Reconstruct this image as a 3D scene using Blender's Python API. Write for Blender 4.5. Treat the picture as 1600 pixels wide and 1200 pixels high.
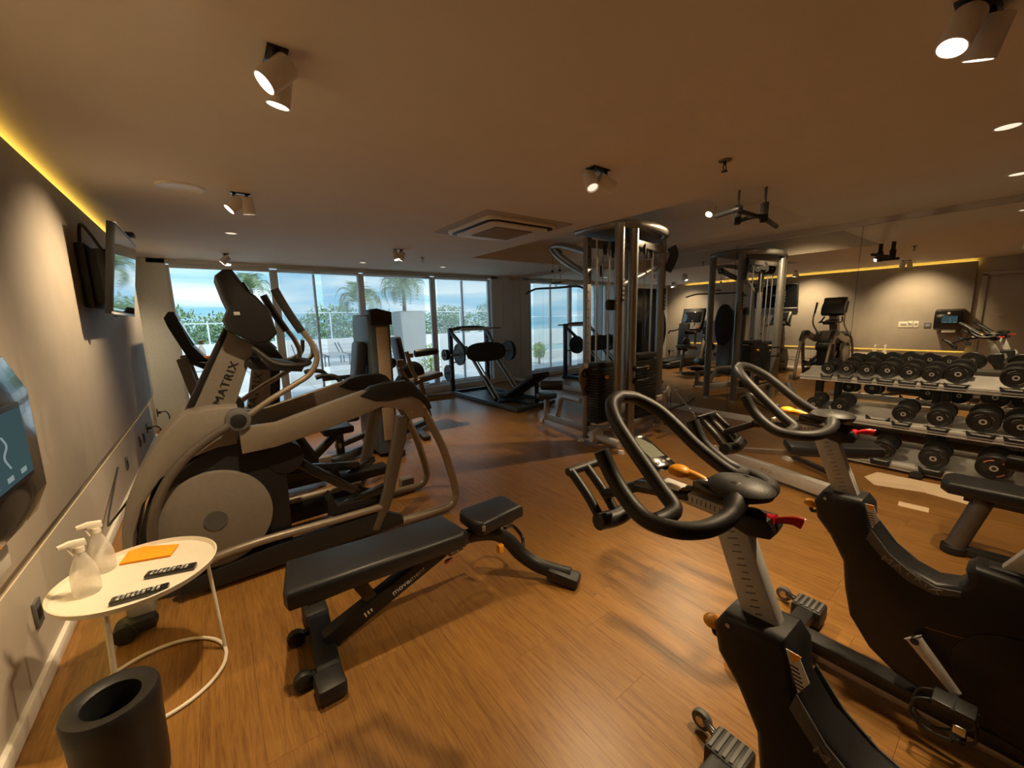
import bpy, bmesh, math, random
from mathutils import Vector, Matrix
random.seed(4)
PI = math.pi
for o in list(bpy.data.objects): bpy.data.objects.remove(o)
C = bpy.context.scene.collection

# ------------------------------------------------------------------ camera
F = 622.0
YAW, PIT, ROL = math.radians(36.9), math.radians(9.3), math.radians(-1.39)
H = 1.533
fw = Vector((math.sin(YAW)*math.cos(PIT), math.cos(YAW)*math.cos(PIT), -math.sin(PIT)))
rt = Vector((math.cos(YAW), -math.sin(YAW), 0)); up0 = rt.cross(fw)
RT = math.cos(ROL)*rt + math.sin(ROL)*up0
UP = -math.sin(ROL)*rt + math.cos(ROL)*up0
cam_d = bpy.data.cameras.new('camera'); cam = bpy.data.objects.new('camera', cam_d); C.objects.link(cam)
cam_d.sensor_width = 36; cam_d.sensor_fit = 'HORIZONTAL'; cam_d.lens = 36*F/1600
cam_d.clip_start = .02; cam_d.clip_end = 500
cam.matrix_world = Matrix(((RT.x, UP.x, -fw.x, 0), (RT.y, UP.y, -fw.y, 0), (RT.z, UP.z, -fw.z, H), (0, 0, 0, 1)))
bpy.context.scene.camera = cam

def at(u, v, x=None, y=None, z=None):
    """world point seen at photo pixel (u,v) on the plane x=, y= or z="""
    d = (u-800)/F*RT + (600-v)/F*UP + fw
    t = x/d.x if x is not None else (y/d.y if y is not None else (z-H)/d.z)
    return Vector((0, 0, H)) + t*d

# ------------------------------------------------------------------ world, sun, exposure
sc = bpy.context.scene
sc.view_settings.view_transform = 'Standard'; sc.view_settings.look = 'None'
sc.view_settings.exposure = 1.0; sc.view_settings.gamma = 1.0
sc.view_settings.use_curve_mapping = False
w = bpy.data.worlds.new('sky'); sc.world = w; w.use_nodes = True
nt = w.node_tree; nt.nodes.clear()
def N(nt, t, **k):
    n = nt.nodes.new(t)
    for a, b in k.items(): setattr(n, a, b)
    return n
tc = N(nt, 'ShaderNodeTexCoord'); sep = N(nt, 'ShaderNodeSeparateXYZ'); nt.links.new(tc.outputs['Generated'], sep.inputs[0])
rmp = N(nt, 'ShaderNodeValToRGB'); nt.links.new(sep.outputs['Z'], rmp.inputs[0])
e = rmp.color_ramp.elements
e[0].position = 0.0; e[0].color = (.22, .50, .72, 1); e[1].position = .5; e[1].color = (.15, .36, .66, 1)
a_ = e.new(.05); a_.color = (.30, .60, .84, 1); a_ = e.new(.2); a_.color = (.36, .66, .88, 1)
mp = N(nt, 'ShaderNodeMapping'); mp.inputs['Scale'].default_value = (1.6, 1.6, 13); mp.inputs['Rotation'].default_value = (0, math.radians(4), 0)
nt.links.new(tc.outputs['Generated'], mp.inputs[0])
nz = N(nt, 'ShaderNodeTexNoise'); nz.inputs['Scale'].default_value = 1.9; nz.inputs['Detail'].default_value = 6; nz.inputs['Distortion'].default_value = .4
nt.links.new(mp.outputs[0], nz.inputs['Vector'])
cr = N(nt, 'ShaderNodeValToRGB'); cr.color_ramp.elements[0].position = .40; cr.color_ramp.elements[1].position = .68
nt.links.new(nz.outputs[0], cr.inputs[0])
mx = N(nt, 'ShaderNodeMixRGB'); nt.links.new(cr.outputs[0], mx.inputs[0]); nt.links.new(rmp.outputs[0], mx.inputs[1]); mx.inputs[2].default_value = (.86, .94, .98, 1)
bg = N(nt, 'ShaderNodeBackground'); bg.inputs[1].default_value = .74; nt.links.new(mx.outputs[0], bg.inputs[0])
wo = N(nt, 'ShaderNodeOutputWorld'); nt.links.new(bg.outputs[0], wo.inputs[0])

sd = bpy.data.lights.new('sun', 'SUN'); sd.energy = 1.5; sd.angle = math.radians(8); sd.color = (1, .97, .92)
so = bpy.data.objects.new('sun', sd); C.objects.link(so); so.rotation_euler = (math.radians(38), 0, math.radians(20))   # from over the building's roof

WARM = (1.0, .74, .43)
GAIN = 2.1
def spot(loc, target, watts, deg=70, blend=1.0, rad=.03, col=WARM):
    l = bpy.data.lights.new('lamp_light', 'SPOT'); l.energy = watts*GAIN; l.spot_size = math.radians(deg); l.spot_blend = blend
    l.shadow_soft_size = rad; l.color = col
    o = bpy.data.objects.new('lamp_light', l); C.objects.link(o); o.location = loc
    o.rotation_euler = (Vector(target)-Vector(loc)).to_track_quat('-Z', 'Y').to_euler()
    return o

# ------------------------------------------------------------------ materials
M = {}
def mat(name, col, rough=.5, metal=0.0, var=.06, vs=30, bump=0.0, bs=200, spec=.5, coat=0.0):
    if name in M: return M[name]
    m = bpy.data.materials.new(name); m.use_nodes = True; t = m.node_tree
    b = t.nodes['Principled BSDF']; b.inputs['Roughness'].default_value = rough; b.inputs['Metallic'].default_value = metal
    b.inputs['Specular IOR Level'].default_value = spec; b.inputs['Coat Weight'].default_value = coat
    co = N(t, 'ShaderNodeTexCoord')
    n = N(t, 'ShaderNodeTexNoise'); n.inputs['Scale'].default_value = vs; n.inputs['Detail'].default_value = 3
    t.links.new(co.outputs['Object'], n.inputs['Vector'])
    r = N(t, 'ShaderNodeValToRGB'); t.links.new(n.outputs[0], r.inputs[0])
    r.color_ramp.elements[0].position = .3; r.color_ramp.elements[1].position = .7
    r.color_ramp.elements[0].color = (*[c*(1-var) for c in col], 1); r.color_ramp.elements[1].color = (*[min(1, c*(1+var)) for c in col], 1)
    t.links.new(r.outputs[0], b.inputs['Base Color'])
    if bump:
        n2 = N(t, 'ShaderNodeTexNoise'); n2.inputs['Scale'].default_value = bs; n2.inputs['Detail'].default_value = 2
        t.links.new(co.outputs['Object'], n2.inputs['Vector'])
        bp = N(t, 'ShaderNodeBump'); bp.inputs['Strength'].default_value = bump; bp.inputs['Distance'].default_value = .002
        t.links.new(n2.outputs[0], bp.inputs['Height']); t.links.new(bp.outputs[0], b.inputs['Normal'])
    M[name] = m; return m
def emit(name, col, s):
    m = bpy.data.materials.new(name); m.use_nodes = True; t = m.node_tree; t.nodes.clear()
    e = N(t, 'ShaderNodeEmission'); e.inputs[0].default_value = (*col, 1); e.inputs[1].default_value = s
    o = N(t, 'ShaderNodeOutputMaterial'); t.links.new(e.outputs[0], o.inputs[0]); M[name] = m; return m

mat('wall_paint', (.36, .315, .265), .75, var=.04, vs=6, bump=.15, bs=350)
mat('wall_plain', (.47, .41, .34), .7, var=.03, vs=5)
mat('ceiling_paint', (.78, .70, .585), .85, var=.02, vs=3)
mat('white_paint', (.78, .74, .68), .5, var=.03)
mat('frame_white', (.80, .86, .90), .45, var=.03)
mat('black_plastic', (.011, .011, .012), .45, var=.2, bump=.15, bs=500)
mat('black_gloss', (.012, .012, .013), .18, var=.1, coat=.3)
mat('black_vinyl', (.014, .015, .018), .42, var=.15, vs=60, bump=.25, bs=260)
mat('black_rubber', (.015, .0145, .014), .5, var=.15, bump=.2, bs=300)
mat('dark_iron', (.045, .046, .048), .45, metal=.4, var=.15)
mat('dark_grey', (.10, .10, .10), .5, var=.1)
mat('slate', (.07, .10, .13), .4, var=.08)
mat('champagne', (.27, .225, .175), .40, metal=.4, var=.05)
mat('champagne_plastic', (.20, .175, .145), .45, var=.05)
mat('champagne_dark', (.13, .11, .09), .42, metal=.4, var=.05)
mat('steel', (.58, .57, .55), .28, metal=.9, var=.05)
mat('gym_grey', (.30, .29, .27), .36, metal=.6, var=.06)
mat('tan_panel', (.46, .36, .25), .45); mat('silver_paint', (.60, .59, .56), .42, metal=.15, var=.05)
mat('orange', (.95, .40, .02), .4, var=.05)
mat('orange_cloth', (.92, .35, .01), .85, var=.08, vs=120, bump=.3, bs=400)
mat('red', (.65, .02, .03), .3, var=.05)
mat('cream', (.76, .70, .58), .35, var=.02)
mat('remote_key', (.35, .35, .35), .5)
mat('ink', (.008, .008, .008), .5); mat('print_white', (.75, .73, .70), .6); mat('print_grey', (.28, .27, .26), .5)
mat('lcd', (.20, .22, .17), .25, var=.03)
mat('screen_glass', (.008, .009, .010), .04, var=.02, spec=.8, coat=1.0)
mat('foliage', (.20, .30, .13), .7, var=.5, vs=9)
mat('foliage_light', (.32, .42, .08), .7, var=.4, vs=20)
mat('palm_green', (.26, .33, .16), .6, var=.4, vs=9)
mat('bark', (.20, .16, .12), .9, var=.3, bump=.5, bs=40)
mat('paving', (.72, .73, .72), .8, var=.06, vs=4)
mat('pool_water', (.05, .42, .48), .1, var=.1)
mat('lounger', (.42, .44, .44), .6); mat('planter_stone', (.44, .43, .40), .8)
mat('sea', (.10, .32, .48), .4, var=.15, vs=.1)
mat('brick_red', (.45, .16, .10), .5, var=.1)
mat('tape', (.80, .62, .42), .5, var=.04)
emit('led_yellow', (1.0, .66, .10), 5.0)
emit('lamp_lens', (1.0, .86, .66), 9.0)
emit('lamp_lens_dim', (1.0, .82, .6), .55)
emit('screen_blue', (.09, .16, .17), .22)
emit('screen_mark', (.5, .6, .6), .22)

def wood_mat():
    m = bpy.data.materials.new('oak_laminate'); m.use_nodes = True; t = m.node_tree; b = t.nodes['Principled BSDF']
    ge = N(t, 'ShaderNodeNewGeometry'); oi = N(t, 'ShaderNodeObjectInfo')
    ad = N(t, 'ShaderNodeVectorMath', operation='ADD'); cmb = N(t, 'ShaderNodeCombineXYZ')
    mu = N(t, 'ShaderNodeMath', operation='MULTIPLY'); mu.inputs[1].default_value = 37.0
    t.links.new(oi.outputs['Random'], mu.inputs[0]); t.links.new(mu.outputs[0], cmb.inputs[0]); t.links.new(mu.outputs[0], cmb.inputs[1])
    t.links.new(ge.outputs['Position'], ad.inputs[0]); t.links.new(cmb.outputs[0], ad.inputs[1])
    mp = N(t, 'ShaderNodeMapping'); mp.inputs['Scale'].default_value = (22, 1.3, 1); t.links.new(ad.outputs[0], mp.inputs[0])
    n1 = N(t, 'ShaderNodeTexNoise'); n1.inputs['Scale'].default_value = 2.2; n1.inputs['Detail'].default_value = 7; n1.inputs['Roughness'].default_value = .65; n1.inputs['Distortion'].default_value = 1.2
    t.links.new(mp.outputs[0], n1.inputs['Vector'])
    mp2 = N(t, 'ShaderNodeMapping'); mp2.inputs['Scale'].default_value = (150, 6, 1); t.links.new(ad.outputs[0], mp2.inputs[0])
    n2 = N(t, 'ShaderNodeTexNoise'); n2.inputs['Scale'].default_value = 1.6; n2.inputs['Detail'].default_value = 3; t.links.new(mp2.outputs[0], n2.inputs['Vector'])
    r = N(t, 'ShaderNodeValToRGB'); t.links.new(n1.outputs[0], r.inputs[0])
    el = r.color_ramp.elements; el[0].position = .30; el[0].color = (.185, .080, .018, 1); el[1].position = .68; el[1].color = (.33, .165, .041, 1)
    q = el.new(.48); q.color = (.27, .130, .031, 1)
    r2 = N(t, 'ShaderNodeValToRGB'); t.links.new(n2.outputs[0], r2.inputs[0]); r2.color_ramp.elements[0].position = .34; r2.color_ramp.elements[1].position = .52
    r2.color_ramp.elements[0].color = (.74, .66, .6, 1); r2.color_ramp.elements[1].color = (1, 1, 1, 1)
    m1 = N(t, 'ShaderNodeMixRGB', blend_type='MULTIPLY'); m1.inputs[0].default_value = .8; t.links.new(r.outputs[0], m1.inputs[1]); t.links.new(r2.outputs[0], m1.inputs[2])
    hv = N(t, 'ShaderNodeHueSaturation'); mr = N(t, 'ShaderNodeMapRange'); mr.inputs['To Min'].default_value = .93; mr.inputs['To Max'].default_value = 1.07
    t.links.new(oi.outputs['Random'], mr.inputs[0]); t.links.new(mr.outputs[0], hv.inputs['Value']); t.links.new(m1.outputs[0], hv.inputs['Color'])
    t.links.new(hv.outputs[0], b.inputs['Base Color']); b.inputs['Roughness'].default_value = .36; b.inputs['Specular IOR Level'].default_value = .45
    bp = N(t, 'ShaderNodeBump'); bp.inputs['Strength'].default_value = .12; bp.inputs['Distance'].default_value = .001
    t.links.new(n2.outputs[0], bp.inputs['Height']); t.links.new(bp.outputs[0], b.inputs['Normal'])
    M['oak'] = m
wood_mat()
def thin_glass(name, col, f, rough=0.02, tint=(1, 1, 1)):
    m = bpy.data.materials.new(name); m.use_nodes = True; t = m.node_tree; t.nodes.clear()
    tr = N(t, 'ShaderNodeBsdfTransparent'); tr.inputs[0].default_value = (*tint, 1)
    g = N(t, 'ShaderNodeBsdfGlossy'); g.inputs['Roughness'].default_value = rough; g.inputs[0].default_value = (*col, 1)
    lw = N(t, 'ShaderNodeLayerWeight'); lw.inputs[0].default_value = f
    mx = N(t, 'ShaderNodeMixShader'); t.links.new(lw.outputs['Fresnel'], mx.inputs[0]); t.links.new(tr.outputs[0], mx.inputs[1]); t.links.new(g.outputs[0], mx.inputs[2])
    o = N(t, 'ShaderNodeOutputMaterial'); t.links.new(mx.outputs[0], o.inputs[0]); M[name] = m
thin_glass('window_glass', (1, 1, 1), .25, tint=(.93, .97, .97))
def sheer(name, trans, col=(.85, .88, .9)):
    m = bpy.data.materials.new(name); m.use_nodes = True; t = m.node_tree; t.nodes.clear()
    tr = N(t, 'ShaderNodeBsdfTransparent'); d = N(t, 'ShaderNodeBsdfTranslucent'); d.inputs[0].default_value = (*col, 1)
    d2 = N(t, 'ShaderNodeBsdfDiffuse'); d2.inputs[0].default_value = (*col, 1)
    co = N(t, 'ShaderNodeTexCoord'); wv = N(t, 'ShaderNodeTexNoise'); wv.inputs['Scale'].default_value = 90; t.links.new(co.outputs['Object'], wv.inputs['Vector'])
    m1 = N(t, 'ShaderNodeMixShader'); m1.inputs[0].default_value = .4; t.links.new(d.outputs[0], m1.inputs[1]); t.links.new(d2.outputs[0], m1.inputs[2])
    mr = N(t, 'ShaderNodeMapRange'); mr.inputs['To Min'].default_value = 1-trans-.04; mr.inputs['To Max'].default_value = 1-trans+.04; t.links.new(wv.outputs[0], mr.inputs[0])
    m2 = N(t, 'ShaderNodeMixShader'); t.links.new(mr.outputs[0], m2.inputs[0]); t.links.new(tr.outputs[0], m2.inputs[1]); t.links.new(m1.outputs[0], m2.inputs[2])
    o = N(t, 'ShaderNodeOutputMaterial'); t.links.new(m2.outputs[0], o.inputs[0]); M[name] = m
sheer('screen_cloth', .80); sheer('bottle_plastic', .58, (.92, .90, .86)); sheer('bottle_liquid', .72, (.9, .88, .8))
mi = bpy.data.materials.new('mirror'); mi.use_nodes = True; b_ = mi.node_tree.nodes['Principled BSDF']
b_.inputs['Metallic'].default_value = 1; b_.inputs['Roughness'].default_value = .004; b_.inputs['Base Color'].default_value = (.90, .91, .88, 1); M['mirror'] = mi

# ------------------------------------------------------------------ mesh helpers
V = Vector
def spline(pts, n=6):
    P = [V(p) for p in pts]
    if len(P) < 3 or n < 2: return P
    out = []
    for i in range(len(P)-1):
        a = P[i-1] if i else P[0]*2-P[1]; b = P[i]; c = P[i+1]; d = P[i+2] if i+2 < len(P) else P[-1]*2-P[-2]
        for k in range(n):
            t = k/n
            out.append(.5*((2*b)+(c-a)*t+(2*a-5*b+4*c-d)*t*t+(3*b-a-3*c+d)*t**3))
    out.append(P[-1]); return out
class MB:
    def __init__(s): s.bm = bmesh.new()
    def _merge(s, b2, mtx=None):
        if mtx is not None: bmesh.ops.transform(b2, matrix=mtx, verts=b2.verts)
        me = bpy.data.meshes.new('t'); b2.to_mesh(me); b2.free(); s.bm.from_mesh(me); bpy.data.meshes.remove(me)
    def box(s, c, size, rot=None, bev=0.0, seg=2):
        b = bmesh.new(); bmesh.ops.create_cube(b, size=1.0)
        bmesh.ops.scale(b, vec=V(size), verts=b.verts)
        if bev > 0: bmesh.ops.bevel(b, geom=list(b.edges), offset=min(bev, min(size)*.49), segments=seg, affect='EDGES', profile=.5)
        m = Matrix.Translation(V(c))
        if rot is not None: m = m @ (rot if isinstance(rot, Matrix) else Matrix.Rotation(rot, 4, 'Z'))
        s._merge(b, m); return s
    def beam(s, p0, p1, wd, ht, bev=.004, upv=(0, 0, 1)):
        """box whose long axis runs p0..p1; wd sideways, ht along up"""
        p0, p1 = V(p0), V(p1); d = p1-p0; L = d.length; y = d.normalized()
        x = y.cross(V(upv));
        if x.length < 1e-4: x = V((1, 0, 0))
        x.normalize(); z = x.cross(y)
        m = Matrix(((x.x, y.x, z.x), (x.y, y.y, z.y), (x.z, y.z, z.z))).to_4x4()
        s.box((p0+p1)/2, (wd, L, ht), m, bev); return s
    def cyl(s, p0, p1, r, r2=None, seg=16, cap=True, bev=0):
        p0, p1 = V(p0), V(p1); r2 = r if r2 is None else r2; d = p1-p0
        b = bmesh.new(); bmesh.ops.create_cone(b, cap_ends=cap, segments=seg, radius1=r, radius2=r2, depth=d.length)
        if bev: bmesh.ops.bevel(b, geom=[e for e in b.edges if len(e.link_faces) == 2 and e.calc_face_angle() > 1.2], offset=bev, segments=2, affect='EDGES', profile=.5)
        q = d.to_track_quat('Z', 'Y').to_matrix().to_4x4()
        s._merge(b, Matrix.Translation((p0+p1)/2) @ q); return s
    def ball(s, c, r, sc=(1, 1, 1), seg=14):
        b = bmesh.new(); bmesh.ops.create_uvsphere(b, u_segments=seg, v_segments=max(6, seg//2), radius=r)
        s._merge(b, Matrix.Translation(V(c)) @ Matrix.Diagonal((*sc, 1))); return s
    def tube(s, pts, r, n=6, seg=12, closed=False, flat=1.0, upv=(0, 0, 1), rr=None):
        P = spline(pts, n) if not closed else spline(list(pts)+[pts[0]], n)[:-1]
        b = s.bm; rings = []; T0 = None; nrm = None; K = len(P)
        for i, p in enumerate(P):
            if closed: t = (P[(i+1) % K]-P[i-1]).normalized()
            else: t = (P[min(i+1, K-1)]-P[max(i-1, 0)]).normalized()
            if nrm is None:
                nrm = V(upv)-t*V(upv).dot(t)
                if nrm.length < 1e-3: nrm = V((1, 0, 0))-t*t.x
                nrm.normalize()
            else:
                nrm = nrm-t*nrm.dot(t); nrm.normalize()
            bi = t.cross(nrm); rad = r if rr is None else r*rr(i/(K-1))
            rings.append([b.verts.new(p+nrm*math.cos(2*PI*k/seg)*rad+bi*math.sin(2*PI*k/seg)*rad*flat) for k in range(seg)])
        m = K if closed else K-1
        for i in range(m):
            A, B = rings[i], rings[(i+1) % K]
            for k in range(seg): b.faces.new((A[k], A[(k+1) % seg], B[(k+1) % seg], B[k]))
        if not closed: b.faces.new(rings[0][::-1]); b.faces.new(rings[-1])
        return s
    def prism(s, poly, a0, a1, axis='y', bev=0.0, seg=2):
        """poly of 2-D points extruded along axis from a0 to a1 (y: (x,z); x: (y,z); z: (x,y))"""
        def mk(p, a): return {'y': (p[0], a, p[1]), 'x': (a, p[0], p[1]), 'z': (p[0], p[1], a)}[axis]
        b = bmesh.new(); A = [b.verts.new(mk(p, a0)) for p in poly]; B = [b.verts.new(mk(p, a1)) for p in poly]
        f1 = b.faces.new(A); f2 = b.faces.new(B); K = len(poly)
        for i in range(K): b.faces.new((A[i], A[(i+1) % K], B[(i+1) % K], B[i]))
        bmesh.ops.recalc_face_normals(b, faces=b.faces)
        if bev: bmesh.ops.bevel(b, geom=list(set(f1.edges) | set(f2.edges)), offset=bev, segments=seg, affect='EDGES', profile=.5)
        s._merge(b); return s
    def lathe(s, prof, c=(0, 0, 0), seg=24, mtx=None):
        b = bmesh.new(); R = []
        for (r, z) in prof: R.append([b.verts.new((max(r, 1e-4)*math.cos(2*PI*k/seg), max(r, 1e-4)*math.sin(2*PI*k/seg), z)) for k in range(seg)])
        for i in range(len(R)-1):
            for k in range(seg): b.faces.new((R[i][k], R[i][(k+1) % seg], R[i+1][(k+1) % seg], R[i+1][k]))
        s._merge(b, Matrix.Translation(V(c)) @ (mtx or Matrix.Identity(4))); return s
    def build(s, name, m, parent=None, mtx=None):
        if mtx is not None: bmesh.ops.transform(s.bm, matrix=mtx, verts=s.bm.verts)
        me = bpy.data.meshes.new(name)
        if parent is not None:
            o_ = V((0, 0, 0)); p = parent
            while p is not None: o_ += p.location; p = p.parent
            bmesh.ops.translate(s.bm, vec=-o_, verts=s.bm.verts)
        bmesh.ops.recalc_face_normals(s.bm, faces=s.bm.faces)
        s.bm.to_mesh(me); s.bm.free(); me.shade_smooth(); me.set_sharp_from_angle(angle=.65)
        o = bpy.data.objects.new(name, me); C.objects.link(o); me.materials.append(M[m] if isinstance(m, str) else m)
        o.parent = parent; return o
def rbox(c, size, bev=.01, rot=None): return MB().box(c, size, rot, bev)
def tag(o, label=None, cat=None, group=None, kind=None):
    if label: o['label'] = label
    if cat: o['category'] = cat
    if group: o['group'] = group
    if kind: o['kind'] = kind
    return o
def thing(name, label, cat, loc=(0, 0, 0), group=None):
    o = bpy.data.objects.new(name, None); C.objects.link(o); o.location = loc; o.empty_display_size = .1
    return tag(o, label, cat, group)
def solo(mb, name, m, label, cat, group=None, origin=None):
    """a thing that is one mesh, origin moved to its base"""
    bm = mb.bm; xs = [v.co for v in bm.verts]
    c = V(origin) if origin else V((sum(v.x for v in xs)/len(xs), sum(v.y for v in xs)/len(xs), min(v.z for v in xs)))
    bmesh.ops.translate(bm, vec=-c, verts=bm.verts); o = mb.build(name, m); o.location = c
    return tag(o, label, cat, group)
def copy_tree(o, parent=None):
    c = o.copy(); C.objects.link(c); c.parent = parent
    for ch in [x for x in bpy.data.objects if x.parent == o]: copy_tree(ch, c)
    return c
def text_mb(s, size, mtx, depth=.001, sx=1.0, space=1.0):
    cu = bpy.data.curves.new('txt', 'FONT'); cu.body = s; cu.size = size; cu.extrude = depth; cu.align_x = 'CENTER'; cu.align_y = 'CENTER'; cu.space_character = space
    o = bpy.data.objects.new('txt', cu); C.objects.link(o); dg = bpy.context.evaluated_depsgraph_get()
    me = bpy.data.meshes.new_from_object(o.evaluated_get(dg)); bpy.data.objects.remove(o)
    mb = MB(); mb.bm.from_mesh(me); bpy.data.meshes.remove(me)
    bmesh.ops.transform(mb.bm, matrix=mtx @ Matrix.Diagonal((sx, 1, 1, 1)), verts=mb.bm.verts); return mb
def frame_mtx(o, xdir, ydir):
    x = V(xdir).normalized(); y = V(ydir); y = (y-x*y.dot(x)).normalized(); z = x.cross(y)
    return Matrix(((x.x, y.x, z.x, o[0]), (x.y, y.y, z.y, o[1]), (x.z, y.z, z.z, o[2]), (0, 0, 0, 1)))
def xz(pts, y): return [(p.x, p.z) for p in (at(u, v, y=y) for u, v in pts)]
def P3(pts, y): return [at(u, v, y=y) for u, v in pts]

# ------------------------------------------------------------------ room shell
XW, XL, XM, YW, YB, HC = -.78, -.70, 6.0, 7.95, -1.7, 2.53
RX0, RX1, RY0, RY1, RZ = 3.56, 5.48, 1.66, 5.75, 2.84
fl = MB().box(((XW+XM)/2, (YW+YB)/2, -.06), (XM-XW+.4, YW-YB+.3, .10)).build('floor', 'oak'); tag(fl, kind='structure')
pw, pl = .192, 1.28
pm = MB().box((0, 0, -.005), (pw-.0008, pl-.0008, .01)); pmesh = None
i = 0; x = XL-.08
while x < XM:
    off = random.random()*pl; y = -1.0-off
    while y < YW:
        y0, y1 = max(y, -1.0), min(y+pl, YW)
        if y1-y0 > .05:
            if y1-y0 > pl-.001 and pmesh: o = bpy.data.objects.new('plank', pmesh); C.objects.link(o)
            elif y1-y0 > pl-.001:
                o = pm.build('plank', 'oak'); pmesh = o.data
            else: o = MB().box((0, 0, -.005), (pw-.0008, y1-y0-.0008, .01)).build('plank', 'oak')
            o.location = (x+pw/2, (y0+y1)/2, 0); o.parent = fl
        y += pl
    x += pw
# ceiling with its raised tray
b = MB()
def quad(b, pts): b.bm.faces.new([b.bm.verts.new(p) for p in pts])
X0, X1, Y0, Y1 = XW-.2, XM+.2, YB-.1, YW+.15
for r in ((X0, Y0, X1, RY0), (X0, RY1, X1, Y1), (X0, RY0, RX0, RY1), (RX1, RY0, X1, RY1)):
    b.box(((r[0]+r[2])/2, (r[1]+r[3])/2, HC+.2), (r[2]-r[0], r[3]-r[1], .4))
b.box(((RX0+RX1)/2, (RY0+RY1)/2, RZ+.06), (RX1-RX0+.02, RY1-RY0+.02, .12))
tag(b.build('ceiling', 'ceiling_paint'), kind='structure')
# walls
tag(MB().box((XW-.06, (YB+YW)/2, HC/2), (.12, YW-YB, HC)).build('wall_left', 'wall_plain'), kind='structure')
cl = MB().box((-.72, 4.12, (.625+2.475)/2), (.04, 6.34, 1.85), bev=.002).build('trim_1', 'wall_paint'); tag(cl, kind='structure')
MB().box((-.757, 4.12, 2.462), (.020, 6.30, .012)).build('light_strip', 'led_yellow', cl)
MB().box((-.757, 4.12, .640), (.020, 6.30, .012)).build('light_strip', 'led_yellow', cl)
MB().box((-.757, 4.12, 1.55), (.03, 6.30, 1.7)).build('batten', 'wall_plain', cl)
tag(MB().box((-.765, 4.12, .27), (.03, 6.34, .50)).box((-.765, 4.12, .555), (.02, 6.34, .07)).build('trim_2', 'wall_plain'), kind='structure')
tag(MB().box((-.755, 4.12, .035), (.05, 6.34, .07), bev=.004).build('baseboard_left', 'white_paint'), kind='structure')
tag(MB().box((XM+.10, (YB+YW)/2, HC/2), (.12, YW-YB, HC)).build('wall_right', 'wall_plain'), kind='structure')
tag(MB().box((XM+.02, (YB+YW)/2, .045), (.05, YW-YB, .09), bev=.004).build('baseboard_right', 'white_paint'), kind='structure')
tag(MB().box(((XW+XM)/2, YB-.06, HC/2), (XM-XW, .12, HC)).build('wall_back', 'wall_plain'), kind='structure')
# window wall : piers either side
tag(MB().box((-.60, YW+.06, HC/2), (.40, .14, HC)).box((5.72, YW+.06, HC/2), (.60, .14, HC)).box((2.5, YW+.06, 2.50), (6.2, .14, .06)).build('wall_front', 'frame_white'), kind='structure')
tag(MB().box((2.48, YW-.02, .06), (5.84, .16, .12), bev=.004).build('trim_3', 'frame_white'), kind='structure')
tag(MB().box((5.71, YW-.02, 1.25), (.012, .02, 2.40)).box((5.43, YW-.02, 1.25), (.03, .03, 2.42)).build('trim_4', 'frame_white'), kind='structure')
xs = [-.42, .99, 2.43, 3.93, 5.40]
for k in range(4):
    wn = MB()
    a, c = xs[k], xs[k+1]
    for xx in (a+.03, c-.03): wn.box((xx, YW+.05, 1.28), (.06, .07, 2.34), bev=.004)
    wn.box(((a+c)/2, YW+.05, .15), (c-a-.12, .07, .06), bev=.004).box(((a+c)/2, YW+.05, 2.44), (c-a-.12, .07, .06), bev=.004)
    o = wn.build('window_%d' % (k+1), 'frame_white'); tag(o, kind='structure')
    MB().box(((a+c)/2, YW+.055, 1.295), (c-a-.12, .008, 2.23)).build('pane', 'window_glass', o)
    if k in (1, 3): MB().box((a+.62 if k == 1 else a+.72, YW+.05, 1.29), (.035, .05, 2.22)).build('window_frame', 'frame_white', o)
blind = [(-.36, .20, .985), (1.05, 1.72, 1.60), (2.50, 3.30, 2.4), (3.30, 3.72, 0)]
for (a, c, lab) in ((1.06, 1.60, 'sheer roller screen drawn down behind the second window from the left'), (1.72, 2.38, 'sheer roller screen beside the paired mullions, left of the palm'), (2.50, 3.70, 'wide sheer roller screen in front of the palm and planters'), (4.0, 5.30, 'sheer roller screen on the rightmost window behind the leg press')):
    t = thing('roller_screen', lab, 'blind', ((a+c)/2, YW-.03, .2), 'sheer screens on the windows')
    MB().box(((a+c)/2, YW-.03, 1.33), (c-a, .002, 2.24)).build('cloth', 'screen_cloth', t)
    MB().cyl((a, YW-.03, 2.45), (c, YW-.03, 2.45), .025).build('roller', 'frame_white', t)
    MB().box(((a+c)/2, YW-.03, .205), (c-a, .012, .025)).build('hem_bar', 'frame_white', t)
# mirror
t = thing('wall_mirror', 'wall-long mirror of frameless panels behind the dumbbell rack', 'mirror', (XM-.005, 3, .1))
ys = [YB, 0.0, 1.35, 2.70, 4.05, 5.40, 6.77, YW-.03]
for k in range(7):
    MB().box((XM, (ys[k]+ys[k+1])/2, 1.282), (.01, ys[k+1]-ys[k]-.004, 2.37)).build('mirror_panel', 'mirror', t)
MB().box((XM+.02, (YB+YW)/2, 1.282), (.02, YW-YB-.05, 2.38)).build('backing', 'ink', t)
tag(MB().box((XM+.02, (YB+YW)/2, 2.50), (.06, YW-YB, .06)).build('trim_5', 'wall_plain'), kind='structure')
# door on the left wall near the camera (seen in the mirror)
d = MB().box((-.765, .03, 1.08), (.05, 1.50, 2.16), bev=.003).build('door_1', 'wall_plain'); tag(d, kind='structure')
MB().box((-.745, .82, 1.10), (.07, .07, 2.20), bev=.003).box((-.745, -.76, 1.10), (.07, .07, 2.20), bev=.003).box((-.745, .03, 2.20), (.07, 1.65, .07), bev=.003).build('door_frame', 'wall_plain', d)
MB().cyl((-.73, .52, 1.38), (-.69, .52, 1.38), .012).beam((-.68, .50, 1.38), (-.68, .62, 1.38), .02, .02).build('door_handle', 'steel', d)

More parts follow.
